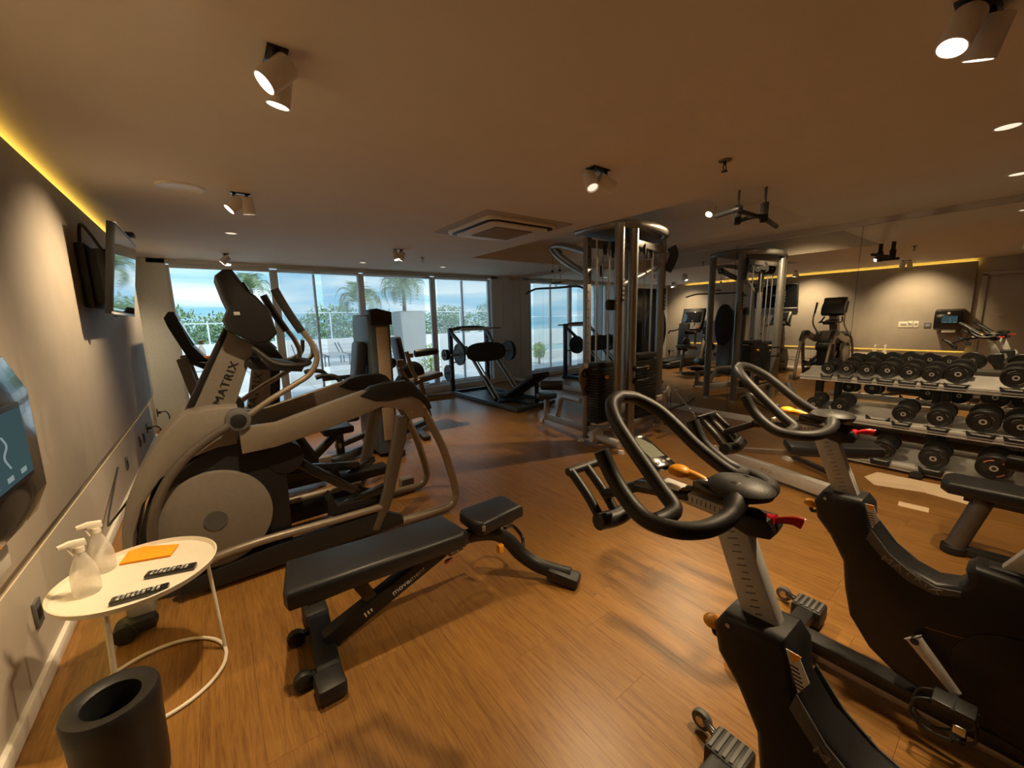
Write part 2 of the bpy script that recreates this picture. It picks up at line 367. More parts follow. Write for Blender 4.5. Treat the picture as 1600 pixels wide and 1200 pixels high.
# ------------------------------------------------------------------ ceiling spot fixtures
def can(p, tgt, r=.044, L=.125, watts=0, deg=60, on=True, parent=None):
    p = V(p); d = (V(tgt)-p).normalized(); q = d.to_track_quat('Z', 'Y').to_matrix().to_4x4(); M4 = Matrix.Translation(p) @ q
    s = MB().lathe([(0, -L*.5), (r*.9, -L*.5), (r, -L*.45), (r, L*.5), (r*.88, L*.5), (r*.80, L*.40), (0, L*.40)], (0, 0, 0), 28).build('spot_can', 'white_paint', parent, M4)
    MB().cyl((0, 0, L*.405), (0, 0, L*.42), r*.78, seg=24).build('lens', 'lamp_lens' if on else 'lamp_lens_dim', s, M4)
    if watts: spot(p+d*(L*.5+.012), p+d*2, watts, deg)
def twin(px, lab, t1, t2, w1, w2, sep=(.10, 0), deg=60, on1=True, on2=True, drop=.085):
    c = at(*px, z=HC); t = thing('twin_spotlight', lab, 'spotlight', (c.x, c.y, HC), 'twin ceiling spotlights')
    MB().box((c.x, c.y, HC-.004), (abs(sep[0])+.05, abs(sep[1])+.05, .008), bev=.003).build('ceiling_plate', 'black_gloss', t)
    for s, tg, w_, on in ((-1, t1, w1, on1), (1, t2, w2, on2)):
        p = V((c.x+s*sep[0]/2, c.y+s*sep[1]/2, HC-drop))
        MB().cyl((p.x, p.y, HC-.03), (p.x, p.y, HC), .012, seg=12).build('swivel', 'black_gloss', t)
        can(p, p+V(tg), watts=w_, deg=deg, on=on, parent=t)
twin((430, 88), 'white twin spotlight on the ceiling above the elliptical trainer, nearest the camera on the left', (-1, .0, -1), (-.15, .2, -1), 34, 30, (.02, .10), deg=92)
twin((375, 302), 'small white twin spotlight on the ceiling beside the round speaker disc', (-1, -.1, -1), (.1, .2, -1), 36, 28, (.08, 0), deg=92)
twin((622, 390), 'small white twin spotlight on the ceiling in line with the windows, above the chest press', (.2, -.3, -1), (-.3, .2, -1), 35, 35, (.09, 0))
twin((935, 264), 'white twin spotlight on the ceiling between the air conditioner and the pull-up bars', (-.2, -.55, -1), (1, -.25, -.45), 34, 45, (.12, -.03), on1=False, on2=False)
twin((1530, 8), 'large white twin spotlight with glowing lenses in the top right corner of the ceiling', (-.45, .25, -1), (.25, .30, -1), 42, 44, (.13, -.05), deg=75)
twin((352, 397), 'small white twin spotlight on the ceiling above the windows on the left', (-1, 0, -1), (.1, -.3, -1), 26, 20, (.02, .08), deg=90)
for px, lab in (((1575, 197), 'recessed ring downlight on the ceiling below the big twin spotlight'), ((1592, 271), 'recessed ring downlight at the right edge of the ceiling, nearer the mirror'), ((567, 410), 'tiny recessed downlight above the paired window mullions'), ((692, 417), 'tiny recessed downlight above the rightmost window'), ((361, 364), 'small recessed downlight beyond the speaker disc')):
    c = at(*px, z=HC); t = thing('recessed_downlight', lab, 'downlight', (c.x, c.y, HC), 'recessed downlights')
    MB().lathe([(.048, -.001), (.052, -.006), (.062, -.006), (.066, 0)], (c.x, c.y, HC), 28).build('trim_ring', 'white_paint', t)
    MB().cyl((c.x, c.y, HC-.004), (c.x, c.y, HC-.001), .049, seg=24).build('lens', 'lamp_lens_dim', t)
    if px[0] > 1500: spot((c.x, c.y, HC-.02), (c.x, c.y, 0), 22, 80)
# lamp hanging in the ceiling tray
c = at(1112, 314, z=RZ); t = thing('tray_spotlight', 'single lit spotlight in the raised ceiling tray beside the pull-up bars', 'spotlight', (c.x, c.y, RZ))
MB().cyl((c.x, c.y, RZ-.012), (c.x, c.y, RZ), .05, seg=24).build('ceiling_plate', 'white_paint', t)
MB().cyl((c.x, c.y, RZ-.07), (c.x, c.y, RZ), .008, seg=10).build('stem', 'white_paint', t)
can((c.x, c.y, RZ-.11), (c.x-.9, c.y+.1, RZ-1.1), watts=45, deg=100, parent=t)
# ------------------------------------------------------------------ elliptical trainer (long axis along x, near side y=2.75, far side y=3.30)
t = thing('elliptical_trainer', 'champagne and black elliptical trainer with a round disc cover, nearest the side table', 'elliptical trainer', (.4, 3.02, 0))
NY, FY, CY = 2.75, 3.30, 3.02
arc = [(372, 638), (330, 640), (290, 648), (262, 672), (236, 706), (212, 745), (195, 790), (188, 835), (190, 880), (200, 902), (214, 902), (207, 872), (208, 840), (222, 792), (250, 752), (290, 722), (340, 702), (372, 696)]
MB().prism(xz(arc, NY), NY+.03, FY-.03, bev=.012).build('front_shroud', 'champagne_plastic', t)
cov = [(350, 690), (440, 688), (450, 740), (463, 868), (445, 884), (330, 905), (240, 902), (222, 880), (216, 845), (226, 800), (252, 760), (292, 728)]
MB().prism(xz(cov, NY), NY+.045, FY-.045, bev=.02).build('rear_shroud', 'black_plastic', t)
dc = at(338, 816, y=NY); ra = .285
for yy, s in ((NY, 1), (FY, -1)):
    q = MB().cyl((dc.x, yy+.005*s, dc.z+.01), (dc.x, yy+.05*s, dc.z+.01), ra, seg=64, bev=.006).build('side_disc', 'champagne_plastic', t)
    MB().cyl((dc.x, yy-.001*s, dc.z+.01), (dc.x, yy+.02*s, dc.z+.01), .056, seg=32).build('hub_cap', 'dark_grey', q)
# mast and its lettering
m_ = MB().prism(xz([(289, 668), (366, 640), (398, 540), (357, 517)], 2.94), 2.94, 3.10, bev=.012).build('mast', 'champagne_plastic', t)
MB().prism(xz([(276, 668), (290, 662), (356, 518), (350, 512)], 2.94), 2.95, 3.09, bev=.008).build('mast_spine', 'black_plastic', t)
p0, p1 = at(338, 636, y=2.935), at(369, 562, y=2.935); dx = p1-p0
text_mb('MATRIX', .062, frame_mtx((p0+p1)/2, dx, dx.cross(V((0, 1, 0)))), .001, 1.15, 1.12).build('lettering', 'ink', m_)
# console
con = [(335, 431), (348, 421), (362, 421), (374, 437), (386, 455), (399, 462), (421, 485), (433, 521), (420, 534), (400, 537), (357, 517), (350, 499), (357, 482), (348, 464)]
k_ = MB().prism(xz(con, 2.83), 2.80, 3.24, bev=.02, seg=3).build('console', 'black_plastic', t)
a, b_ = at(377, 440, y=2.83), at(430, 520, y=2.83); nrm = V((b_.z-a.z, 0, -(b_.x-a.x))).normalized()
mm = (a+b_)/2
for (f, ww, hh, name, mt) in ((-.30, .30, .13, 'display', 'screen_glass'), (.22, .32, .10, 'keypad', 'dark_grey')):
    c = a+(b_-a)*(.5+f); c.y = CY
    MB().beam(c-(b_-a).normalized()*hh/2+V((.008, 0, .004)), c+(b_-a).normalized()*hh/2+V((.008, 0, .004)), ww, .012, upv=(1, 0, .5)).build(name, mt, k_)
for i in range(4):
    for j in range(2):
        c = a+(b_-a)*(.60+.09*j); c.y = CY-.12+.08*i
        MB().box(c+V((.012, 0, .006)), (.02, .03, .012), bev=.003).build('button', 'print_grey', k_)
MB().box(at(370, 490, y=2.797), (.03, .006, .02), bev=.002).build('badge', 'silver_paint', k_)
# fixed handlebar loop + cup tray
MB().tube([(.20, CY-.17, 1.40), (.30, CY-.20, 1.30), (.42, CY-.20, 1.275), (.50, CY-.14, 1.28), (.51, CY, 1.285), (.50, CY+.14, 1.28), (.42, CY+.20, 1.275), (.30, CY+.20, 1.30), (.20, CY+.17, 1.40)], .017).build('fixed_handlebar', 'black_rubber', t)
MB().prism(xz([(383, 566), (395, 558), (452, 566), (478, 572), (474, 582), (392, 578)], 2.86), 2.90, 3.14, bev=.008).build('cup_tray', 'black_plastic', t)
# moving handles, near and far
for yy in (NY, FY):
    s = 1 if yy == NY else -1
    hs = [(383, 652), (420, 625), (460, 600), (484, 583), (494, 560), (486, 537), (470, 515)]
    g = [(470, 518), (452, 492), (437, 468), (428, 452)]
    h = MB().tube([V((p.x, yy-.02*s, p.z)) for p in (at(u, v, y=NY) for u, v in hs)], .017).build('moving_handle', 'champagne', t)
    MB().tube([V((p.x, yy-.02*s, p.z)) for p in (at(u, v, y=NY) for u, v in g)], .024, flat=.85).build('foam_grip', 'black_rubber', h)
    pv = at(372, 655, y=NY); MB().cyl((pv.x, yy-.05*s, pv.z), (pv.x, yy+.05*s, pv.z), .062, seg=28, bev=.008).build('pivot_cap', 'dark_grey', t)
    MB().cyl((pv.x, yy-.056*s, pv.z), (pv.x, yy-.03*s, pv.z), .040, seg=24, bev=.005).build('pivot_disc', 'black_plastic', t)
    low = [(358, 665), (330, 683), (298, 708), (266, 745), (246, 785), (238, 825), (240, 868)]
    MB().tube([V((p.x, yy-.035*s, p.z)) for p in (at(u, v, y=NY-.035) for u, v in low)], .024).build('lower_handle_arm', 'champagne_dark', t)
    # upper beam, cap, legs
    bm_ = [(372, 668), (430, 660), (500, 634), (567, 610), (640, 614), (668, 630), (664, 650), (650, 652), (638, 656), (628, 640), (596, 634), (560, 650), (500, 673), (430, 697), (378, 708)]
    B = MB().prism([(p.x, p.z) for p in (at(u, v, y=NY) for u, v in bm_)], yy-.03, yy+.03, bev=.008).build('side_beam', 'champagne', t)
    cp = [(560, 618), (578, 604), (600, 598), (632, 594), (642, 597), (668, 624), (672, 636), (668, 640), (654, 624), (640, 618), (604, 626), (584, 626)]
    MB().prism([(p.x, p.z) for p in (at(u, v, y=NY) for u, v in cp)], yy-.038, yy+.038, bev=.01).build('top_cap', 'black_plastic', t)
    for u, v in ((640, 643), (660, 634)):
        p = at(u, v, y=NY); MB().cyl((p.x, yy-.036*s, p.z), (p.x, yy+.036*s, p.z), .011, seg=12, bev=.003).build('bolt', 'steel', B)
    leg = [(655, 632), (672, 660), (692, 700), (704, 735), (712, 765)]
    MB().tube([V((p.x, yy, p.z)) for p in (at(u, v, y=NY) for u, v in leg)]+[V((1.455, yy, .10)), V((1.40, yy, .045)), V((1.22, yy, .04)), V((1.0, yy, .05))], .031, flat=1.0).build('rear_leg', 'champagne', t)
    lk = [(628, 650), (622, 690), (612, 740), (602, 785), (586, 826)]
    MB().tube([V((p.x, yy+(.0 if s == 1 else .02), p.z)) for p in (at(u, v, y=NY) for u, v in lk)], .052, flat=.62, seg=16, upv=(1, 0, 0), rr=lambda q: 1.1-.3*q).build('swing_link', 'champagne_dark', t)
    # pedals
    py = yy+.10*s; dz = 0 if s == 1 else .07; dxp = 0 if s == 1 else .12
    pd = [(508, 778), (516, 770), (524, 786), (590, 768), (604, 764), (606, 776), (522, 802), (510, 800)]
    pp = [(p.x+dxp, p.z+dz) for p in (at(u, v, y=2.85) for u, v in pd)]
    MB().prism(pp, py-.07, py+.07, bev=.006).build('pedal', 'black_plastic', t)
    MB().beam((.30, py, .70 if s == 1 else .5), (.72+dxp, py, .33+dz), .05, .06, .01).build('pedal_rod', 'black_gloss', t)
    MB().beam((.62+dxp, py, .26+dz), (.93+dxp*.5, yy, .36+dz*.5), .05, .055, .01).build('pedal_arm', 'black_gloss', t)
    MB().tube([at(282, 906, y=NY), at(332, 874, y=NY), at(380, 855, y=NY), at(430, 839, y=NY), at(520, 814, y=NY), at(602, 790, y=NY)] if s == 1 else [V((-.2, FY, .13)), V((.2, FY, .20)), V((.87, FY, .21))], .026).build('lower_tube', 'champagne', t)
    MB().prism([(-.30, .05), (-.26, .12), (.15, .17), (.86, .18), (1.0, .10), (1.0, .04), (-.1, .03)], yy-.02, yy+.03, bev=.006).build('base_rail', 'black_plastic', t)
MB().box((-.44, CY, .105), (.10, .86, .12), bev=.02).build('front_stabiliser', 'champagne_plastic', t)
for y_ in (2.58, 3.46):
    q = MB().box((-.45, y_, .062), (.15, .09, .075), bev=.03).build('wheel_pod', 'black_plastic', t)
    MB().cyl((-.50, y_-.052, .05), (-.50, y_+.052, .05), .048, seg=24, bev=.008).build('wheel', 'black_rubber', q)
for y_ in (3.40,):
    MB().box((1.30, y_, .055), (.12, .10, .11), bev=.012).build('rear_foot', 'champagne_plastic', t)
MB().cyl((.30, 2.79, .70), (.30, 3.26, .70), .10, seg=24).build('crank_hub', 'black_plastic', t)
MB().tube([(-.45, 3.02, .6), (-.56, 3.1, .45), (-.66, 3.5, .3), (-.72, 4.2, .33), (-.745, 4.6, .37)], .006).build('power_cord', 'ink', t)

# ------------------------------------------------------------------ adjustable bench in the middle
t = thing('adjustable_bench', 'black adjustable bench with long back pad and short seat pad in mid floor', 'bench', (.8, 1.8, 0))
def pad(c4, z0, z1, bev=.02): return MB().prism([(p[0], p[1]) for p in c4], z0, z1, axis='z', bev=bev, seg=3)
q = pad([(.165, 2.035), (.95, 1.965), (.975, 1.725), (.93, 1.70), (.13, 1.755), (.12, 1.80)], .345, .435, .022).build('back_pad', 'black_vinyl', t)
MB().box((.55, 1.86, .335), (.70, .16, .02), bev=.004).build('pad_board', 'black_gloss', t)
q = MB().prism([(1.03, 1.89), (1.30, 1.895), (1.325, 1.86), (1.325, 1.69), (1.04, 1.66), (1.01, 1.70), (1.005, 1.86)], .395, .475, axis='z', bev=.022, seg=3).build('seat_pad', 'black_vinyl', t)
MB().box((1.17, 1.78, .385), (.22, .12, .03), bev=.004).build('seat_bracket', 'black_gloss', t)
MB().box(at(756, 826, y=1.66), (.02, .01, .03), bev=.004).build('seat_tab', 'champagne', t)
bmw = MB().beam((.27, 1.85, .075), (.97, 1.84, .35), .07, .085, .008).build('main_beam', 'black_plastic', t)
a, b_ = V((.27, 1.813, .075)), V((.97, 1.803, .35)); dr = (b_-a).normalized()
text_mb('movement', .040, frame_mtx(a+(b_-a)*.57-V((0, 0, .006)), dr, V((0, 0, 1))), .0008, 1.1, 1.0).build('lettering', 'print_white', bmw)
yl = MB(); c = a+(b_-a)*.27
for k in range(3): yl.beam(c+dr*(.016*k-.02), c+dr*(.016*k-.012), .001, .026-.004*k)
yl.build('label', 'tape', bmw)
MB().beam((.50, 1.85, .17), (.42, 1.85, .33), .06, .06, .006).build('strut', 'black_gloss', t)
MB().prism([(.84, .34), (.90, .27), (.98, .28), (1.05, .33), (1.05, .36), (.84, .36)], 1.795, 1.805, bev=.002).build('ladder_plate', 'black_gloss', t)
for k in range(5): MB().cyl((.875+.035*k, 1.788, .300-.004*k+.010*max(0, k-2)), (.875+.035*k, 1.796, .300-.004*k+.010*max(0, k-2)), .005, seg=8).build('stud', 'steel', t)
MB().box((.89, 1.79, .255), (.05, .014, .02), bev=.004).build('selector_tab', 'brick_red', t)
p = [(.98, 1.84, .33), (1.10, 1.80, .33), (1.20, 1.78, .30), (1.27, 1.76, .24), (1.33, 1.72, .15), (1.40, 1.65, .085), (1.47, 1.55, .065), (1.51, 1.49, .06)]
MB().tube(p, .042, flat=.75, upv=(0, 0, 1)).build('front_leg', 'black_plastic', t)
MB().beam((1.44, 1.60, .062), (1.53, 1.44, .035), .10, .066, .016).build('front_foot', 'black_rubber', t)
MB().tube([(1.27, 1.80, .30), (1.36, 1.84, .27), (1.40, 1.80, .20), (1.36, 1.74, .16)], .011).build('carry_handle', 'black_gloss', t)
MB().box((1.19, 1.735, .235), (.035, .03, .05), bev=.006).build('spring_pin', 'orange', t)
MB().beam((.285, 2.16, .04), (.235, 1.58, .04), .10, .07, .012).build('rear_foot', 'black_plastic', t)
for (x, y) in ((.275, 2.13), (.235, 1.63)): MB().box((x, y, .042), (.115, .13, .078), bev=.02).build('end_cap', 'black_rubber', t)
for (x, y) in ((.165, 2.00), (.150, 1.72)):
    q = MB().cyl((x, y-.02, .04), (x, y+.02, .04), .04, seg=28, bev=.008).build('wheel', 'black_rubber', t)
    MB().beam((x, y, .045), (x+.10, y, .055), .03, .025).build('axle_bracket', 'black_gloss', q)

# ------------------------------------------------------------------ side table and the things on it
TZ = .50; tc_ = V((-.353, 2.20, 0)); TR = .268
t = thing('side_table', 'small round cream metal side table with a raised rim and a ring base', 'table', tc_)
MB().lathe([(0, TZ-.010), (TR-.03, TZ-.010), (TR-.006, TZ-.004), (TR, TZ+.018), (TR-.005, TZ+.020), (TR-.012, TZ+.003), (TR-.035, TZ-.003), (0, TZ-.003)], (tc_.x, tc_.y, 0), 64).build('tray_top', 'cream', t)
ring = [(tc_.x+.245*math.cos(a), tc_.y-.045+.235*math.sin(a), .010) for a in [2*PI*k/24 for k in range(24)]]
MB().tube(ring, .008, n=3, closed=True, seg=10).build('base_ring', 'cream', t)
for a in (10, 130, 250):
    ca, sa = math.cos(math.radians(a)), math.sin(math.radians(a))
    MB().cyl((tc_.x+.245*ca, tc_.y-.045+.235*sa, .010), (tc_.x+.225*ca, tc_.y+.225*sa, TZ-.006), .0075, seg=10).build('leg', 'cream', t)
TT = TZ-.003
def bottle(c, rz, lab):
    t = thing('spray_bottle', lab, 'spray bottle', c, 'spray bottles on the side table')
    x, y, z = c
    MB().lathe([(0, 0), (.036, 0), (.041, .006), (.042, .03), (.041, .08), (.036, .11), (.024, .145), (.014, .17), (.013, .185)], c, 28).build('bottle_body', 'bottle_plastic', t)
    MB().lathe([(0, .004), (.037, .004), (.039, .03), (.0385, .055), (0, .055)], c, 24).build('liquid', 'bottle_liquid', t)
    R = Matrix.Translation(V(c)) @ Matrix.Rotation(rz, 4, 'Z')
    MB().cyl((0, 0, .178), (0, 0, .200), .0165, seg=18).build('collar', 'cream', t, R)
    MB().prism([(-.022, .198), (-.020, .224), (.020, .232), (.055, .226), (.056, .214), (.026, .210), (.014, .198)], -.011, .011, bev=.003).build('spray_head', 'cream', t, R)
    MB().beam((.034, 0, .214), (.020, 0, .170), .014, .006).build('trigger', 'cream', t, R)
    return t
pb = at(162, 893, z=TT); bottle((pb.x, pb.y+.012, TT), math.radians(195), 'clear spray bottle with a white trigger, beside the orange cloth')
pb = at(138, 926, z=TT); bottle((pb.x, pb.y, TT), math.radians(205), 'clear spray bottle with a white trigger, nearest the table edge and the bin')
c4 = [at(186, 884, z=TT), at(205, 858, z=TT), at(279, 853, z=TT), at(266, 870, z=TT)]
g = thing('cleaning_cloth', 'folded orange cleaning cloth lying on the side table', 'cloth', (c4[0]+c4[2])/2)
for k in range(3):
    o_ = .004*k
    MB().prism([(p.x+o_*.3, p.y-o_*.4) for p in c4], TT+.001+.0035*k, TT+.0042+.0035*k, axis='z', bev=.0012).build('fold', 'orange_cloth', g)
def remote(a, b, lab):
    a, b = at(*a, z=TT+.009), at(*b, z=TT+.009); c = (a+b)/2; L = (b-a).length; an = math.atan2(b.y-a.y, b.x-a.x)
    t = thing('remote_control', lab, 'remote control', (c.x, c.y, TT), 'remote controls on the side table')
    R = Matrix.Translation((c.x, c.y, TT)) @ Matrix.Rotation(an, 4, 'Z')
    MB().box((0, 0, .009), (L, .044, .017), bev=.005).build('case', 'black_gloss', t, R)
    for i in range(9):
        for j in range(3):
            if i == 6 and j != 1: continue
            MB().box((-L*.36+i*L*.085, (j-1)*.012, .0185), (.009, .007, .003), bev=.001).build('key', 'remote_key' if (i+j) % 3 else 'print_white', t, R)
remote((172, 941), (264, 916), 'long black remote control nearest the front rim of the side table')
remote((228, 899), (306, 884), 'black remote control next to the orange cloth')
# bin
bc = V((-.393, 1.70, 0))
t = thing('waste_bin', 'matte black cylindrical waste bin with an open ring lid below the side table', 'bin', bc)
MB().lathe([(0, .004), (.105, .004), (.108, .0), (.113, .06), (.118, .285), (.112, .285), (.106, .06), (0, .03)], bc, 48).build('bin_body', 'black_plastic', t)
MB().lathe([(.120, .280), (.121, .335), (.116, .348), (.095, .349), (.074, .338), (.072, .30), (.072, .25)], bc, 48).build('ring_lid', 'black_plastic', t)

# ------------------------------------------------------------------ spin bikes
def make_bike(lab):
    t = thing('spin_bike', lab, 'exercise bike', (0, 0, 0), 'spin bikes by the dumbbell rack')
    body = [(.40, .80), (.27, .81), (.245, .78), (.235, .70), (.19, .64), (.12, .595), (.05, .575), (0, .59), (-.02, .62), (-.01, .655), (-.03, .68), (-.40, .66), (-.44, .62), (-.50, .45), (-.58, .30), (-.56, .16), (-.45, .11), (-.2, .10), (0, .13), (.12, .155), (.20, .21), (.27, .31), (.295, .42), (.31, .53), (.36, .62), (.41, .68), (.425, .75)]
    MB().prism(body, -.062, .062, axis='x', bev=.022, seg=3).build('body_shroud', 'black_plastic', t)
    for s in (-1, 1):
        rd = MB().prism([(.235, .705), (.175, .63), (.11, .585), (.05, .565), (-.01, .58), (-.01, .56), (.05, .535), (.12, .55), (.19, .60), (.245, .66)], s*.060, s*.066, axis='x', bev=.002)
        rd.build('shroud_trim', 'dark_grey', t)
        MB().tube([(s*.0635, .06, .40), (s*.0635, -.10, .425), (s*.0635, -.25, .42), (s*.0635, -.40, .38)], .0015, seg=6).build('accent_line', 'brick_red', t)
        MB().tube([(s*.0635, -.02, .30), (s*.0635, -.14, .23), (s*.0635, -.28, .20)], .0015, seg=6).build('accent_line', 'print_grey', t)
        MB().cyl((s*.055, -.16, .34), (s*.067, -.16, .34), .15, seg=48, bev=.004).build('flywheel_cover', 'black_plastic', t)
    a, b_ = V((-.0675, .20, .612)), V((-.0675, .03, .548))
    text_mb('MATRIX', .032, frame_mtx((a+b_)/2, b_-a, V((0, 0, 1))), .0006, 1.3, 1.2).build('lettering', 'print_grey', t)
    text_mb('M', .05, frame_mtx((-.0685, -.20, .32), V((0, -1, -.2)), V((0, 0, 1))), .0006, 1.3).build('emblem', 'brick_red', t)
    # head label
    MB().box((0, .262, .755), (.06, .012, .075), Matrix.Rotation(math.radians(-18), 4, 'X'), .003).build('warning_label', 'print_grey', t)
    lb = MB().prism([(.232, .71), (.262, .80), (.238, .80), (.214, .75)], -.0655, -.0635, axis='x').build('side_label', 'print_white', t)
    MB().prism([(.245, .775), (.256, .80), (.232, .80)], -.0665, -.065, axis='x').build('label_stripe', 'orange', lb)
    for k in range(6): MB().box((-.066, .243-.003*k, .768-.009*k), (.001, .016, .003)).build('print_line', 'ink', lb)
    for y_, z_ in ((.385, .775),): MB().cyl((-.066, y_, z_), (-.058, y_, z_), .006, seg=10).build('screw', 'steel', t)
    # handlebar post with scale marks
    p0, p1 = V((0, .325, .78)), V((0, .425, 1.03))
    ps = MB().beam(p0, p1, .042, .080, .008, upv=(0, 1, 0)).build('handlebar_post', 'silver_paint', t)
    dr = (p1-p0).normalized(); sd_ = V((0, dr.z, -dr.y))
    for k in range(14):
        c = p0+dr*(.02+.0165*k)
        MB().beam(c+V((-.0215, 0, 0))-sd_*.012, c+V((-.0215, 0, 0))+sd_*(.004 if k % 2 else .012), .001, .0016, 0, upv=dr).build('scale_mark', 'ink', ps)
    # slider
    sl = MB().beam((0, .34, 1.035), (0, .62, 1.048), .048, .036, .006).build('slider', 'silver_paint', t)
    for k in range(16): MB().box((-.0245, .44+.012*k, 1.042+.0006*k), (.001, .0014, .014)).build('scale_mark', 'ink', sl)
    MB().prism([(.325, 1.015), (.315, 1.04), (.33, 1.062), (.38, 1.060), (.43, 1.05), (.43, 1.02), (.37, 1.005)], -.032, .032, axis='x', bev=.01).build('slider_cap', 'black_plastic', t)
    MB().box((0, .405, 1.062), (.062, .022, .012), bev=.002).build('clamp_plate', 'steel', t)
    rl = MB().tube([(.0, .325, 1.055), (.006, .305, 1.062), (.012, .290, 1.064), (.018, .278, 1.061)], .011, flat=.6, rr=lambda q: .6+.7*q).build('release_lever', 'red', t)
    MB().ball((.019, .278, 1.072), .005, (1, 1.6, .4)).build('lever_mark', 'print_white', rl)
    MB().cyl((0, .345, 1.045), (0, .322, 1.05), .019, seg=16).build('lever_collar', 'red', t)
    # orange levers
    MB().ball((-.002, .565, 1.105), .028, (1.0, 1.1, .62), 18).tube([(.01, .49, 1.088), (.008, .52, 1.098), (0, .56, 1.105)], .013).build('resistance_lever', 'orange', t)
    MB().box((0, .475, 1.085), (.055, .08, .035), bev=.008).build('lever_housing', 'black_gloss', t)
    MB().tube([(0, .41, .69), (0, .44, .680), (0, .447, .70)], .007).build('knob_stem', 'black_gloss', t)
    MB().ball((0, .449, .712), .024, (1, 1.05, .72), 18).build('height_knob', 'orange', t)
    # handlebars
    hb = MB().lathe([(0, -.030), (.04, -.028), (.062, -.012), (.066, .004), (.055, .018), (.02, .026), (0, .027)], (0, 0, 0), 28, Matrix.Translation((0, .405, 1.110)) @ Matrix.Diagonal((1.0, 1.15, .85, 1)))
    hb.build('handlebar_pad', 'black_rubber', t)
    for s in (-1, 1):
        MB().tube([(s*.02, .405, 1.105), (s*.07, .385, 1.090), (s*.12, .383, 1.074), (s*.18, .402, 1.064), (s*.222, .445, 1.060), (s*.234, .51, 1.062), (s*.228, .565, 1.085), (s*.220, .62, 1.130), (s*.224, .655, 1.19)], .0205, rr=lambda q: (1.35-.5*q/.2 if q < .2 else .85)+(.10 if q < .2 else .15)).build('outer_grip', 'black_rubber', t)
        MB().tube([(s*.225, .49, 1.062), (s*.195, .485, 1.064), (s*.158, .485, 1.075), (s*.142, .53, 1.102), (s*.128, .59, 1.145), (s*.120, .645, 1.19), (s*.104, .705, 1.238), (s*.06, .757, 1.274), (0, .775, 1.286)], .0195).build('aero_bar', 'black_rubber', t)
    # screen and media rack
    q = MB().beam((0, .605, 1.098), (.02, .735, 1.156), .085, .022, .008, upv=(0, -.4, 1)).build('display', 'black_gloss', t)
    MB().beam((.004, .637, 1.1235), (.017, .717, 1.159), .058, .004, 0, upv=(0, -.4, 1)).build('lcd', 'lcd', q)
    for k in range(3): MB().beam((-.022+.025*k, .615, 1.114), (-.022+.025*k, .623, 1.1175), .016, .006, 0.001, upv=(0, -.4, 1)).build('button', 'print_grey', q)
    MB().beam((0, .52, 1.05), (0, .70, 1.02), .05, .035, .008).build('rack_arm', 'black_gloss', t)
    a, b_ = V((0, .79, .885)), V((0, .925, 1.01)); dr = b_-a; rk = MB()
    for xx in (-.060, .015, .090): rk.tube([a+V((xx, 0, 0)), (a+b_)/2+V((xx, -.01, 0)), b_+V((xx, 0, 0))], .016, seg=10)
    rk.tube([a+V((-.075, 0, 0)), a+V((.015, -.01, -.008)), a+V((.105, 0, 0))], .028, seg=12).tube([b_+V((-.075, 0, 0)), b_+V((.105, 0, 0))], .015, seg=10)
    rk.beam((0, .69, 1.02), (0, .82, .95), .05, .03, .006); rk.build('media_rack', 'black_plastic', t)
    # base
    MB().beam((0, .47, .075), (0, -.92, .075), .085, .06, .01).build('base_beam', 'dark_iron', t)
    for y_ in (.47, -.90):
        st = MB().box((0, y_, .070), (.46, .075, .055), bev=.012).build('stabiliser', 'black_plastic', t)
        for s in (-1, 1):
            cap = MB().box((s*.225, y_, .062), (.115, .125, .085), bev=.014).build('foot_cap', 'black_rubber', t)
            for k in range(5): MB().box((s*.225, y_-.046+.023*k, .1055), (.095, .012, .006), bev=.002).build('tread_rib', 'dark_grey', cap)
            MB().cyl((s*.225, y_, 0), (s*.225, y_, .03), .02, seg=12).build('leveller', 'steel', cap)
    for s in (-1, 1):
        MB().beam((s*.245, .50, .07), (s*.285, .585, .06), .022, .022, .004).build('wheel_arm', 'black_gloss', t)
        wl = MB().cyl((s*.285, .60, .045), (s*.31, .60, .045), .036, seg=28, bev=.006).build('wheel', 'dark_grey', t)
        MB().cyl((s*.283, .60, .045), (s*.313, .60, .045), .018, seg=16).build('wheel_hub', 'steel', wl)
    # cranks, pedals
    for s, (dy, dz) in ((-1, (-.115, -.118)), (1, (.115, .118))):
        cx = s*.085; c0 = V((cx+s*.012, .075, .355)); c1 = c0+V((s*.018, dy, dz))
        cr_ = MB().tube([c0-(c1-c0)*.06, c0, (c0+c1)/2, c1], .025, flat=.45, upv=(0, 1, 0), rr=lambda q: 1.2-.6*q).build('crank', 'silver_paint', t)
        MB().cyl((cx, .075, .355), (cx+s*.026, .075, .355), .012, seg=16).build('crank_bolt', 'dark_iron', cr_)
        pc = c1+V((s*.055, 0, -.005)); pdl = MB()
        pdl.box(pc, (.075, .10, .022), bev=.006).cyl(c1, c1+V((s*.10, 0, 0)), .007, seg=10)
        pdl.build('pedal', 'dark_iron', t)
        cg = MB()
        for xx in (-.028, .028):
            cg.tube([pc+V((xx, .05, .0)), pc+V((xx, .085, -.03)), pc+V((xx*.7, .09, -.10)), pc+V((xx*.5, .04, -.13)), pc+V((xx, -.01, -.11))], .005, seg=7)
            cg.tube([pc+V((xx, -.05, -.01)), pc+V((xx*1.2, -.055, -.07)), pc+V((xx, -.02, -.10))], .005, seg=7)
        cg.tube([pc+V((-.02, .09, -.10)), pc+V((.02, .09, -.10))], .005, seg=7).box(pc+V((0, -.02, -.10)), (.07, .035, .004), bev=.001)
        cg.build('toe_cage', 'black_rubber', t)
        MB().box(pc+V((s*.042, -.02, -.05)), (.008, .03, .03), bev=.003).build('buckle', 'steel', t)
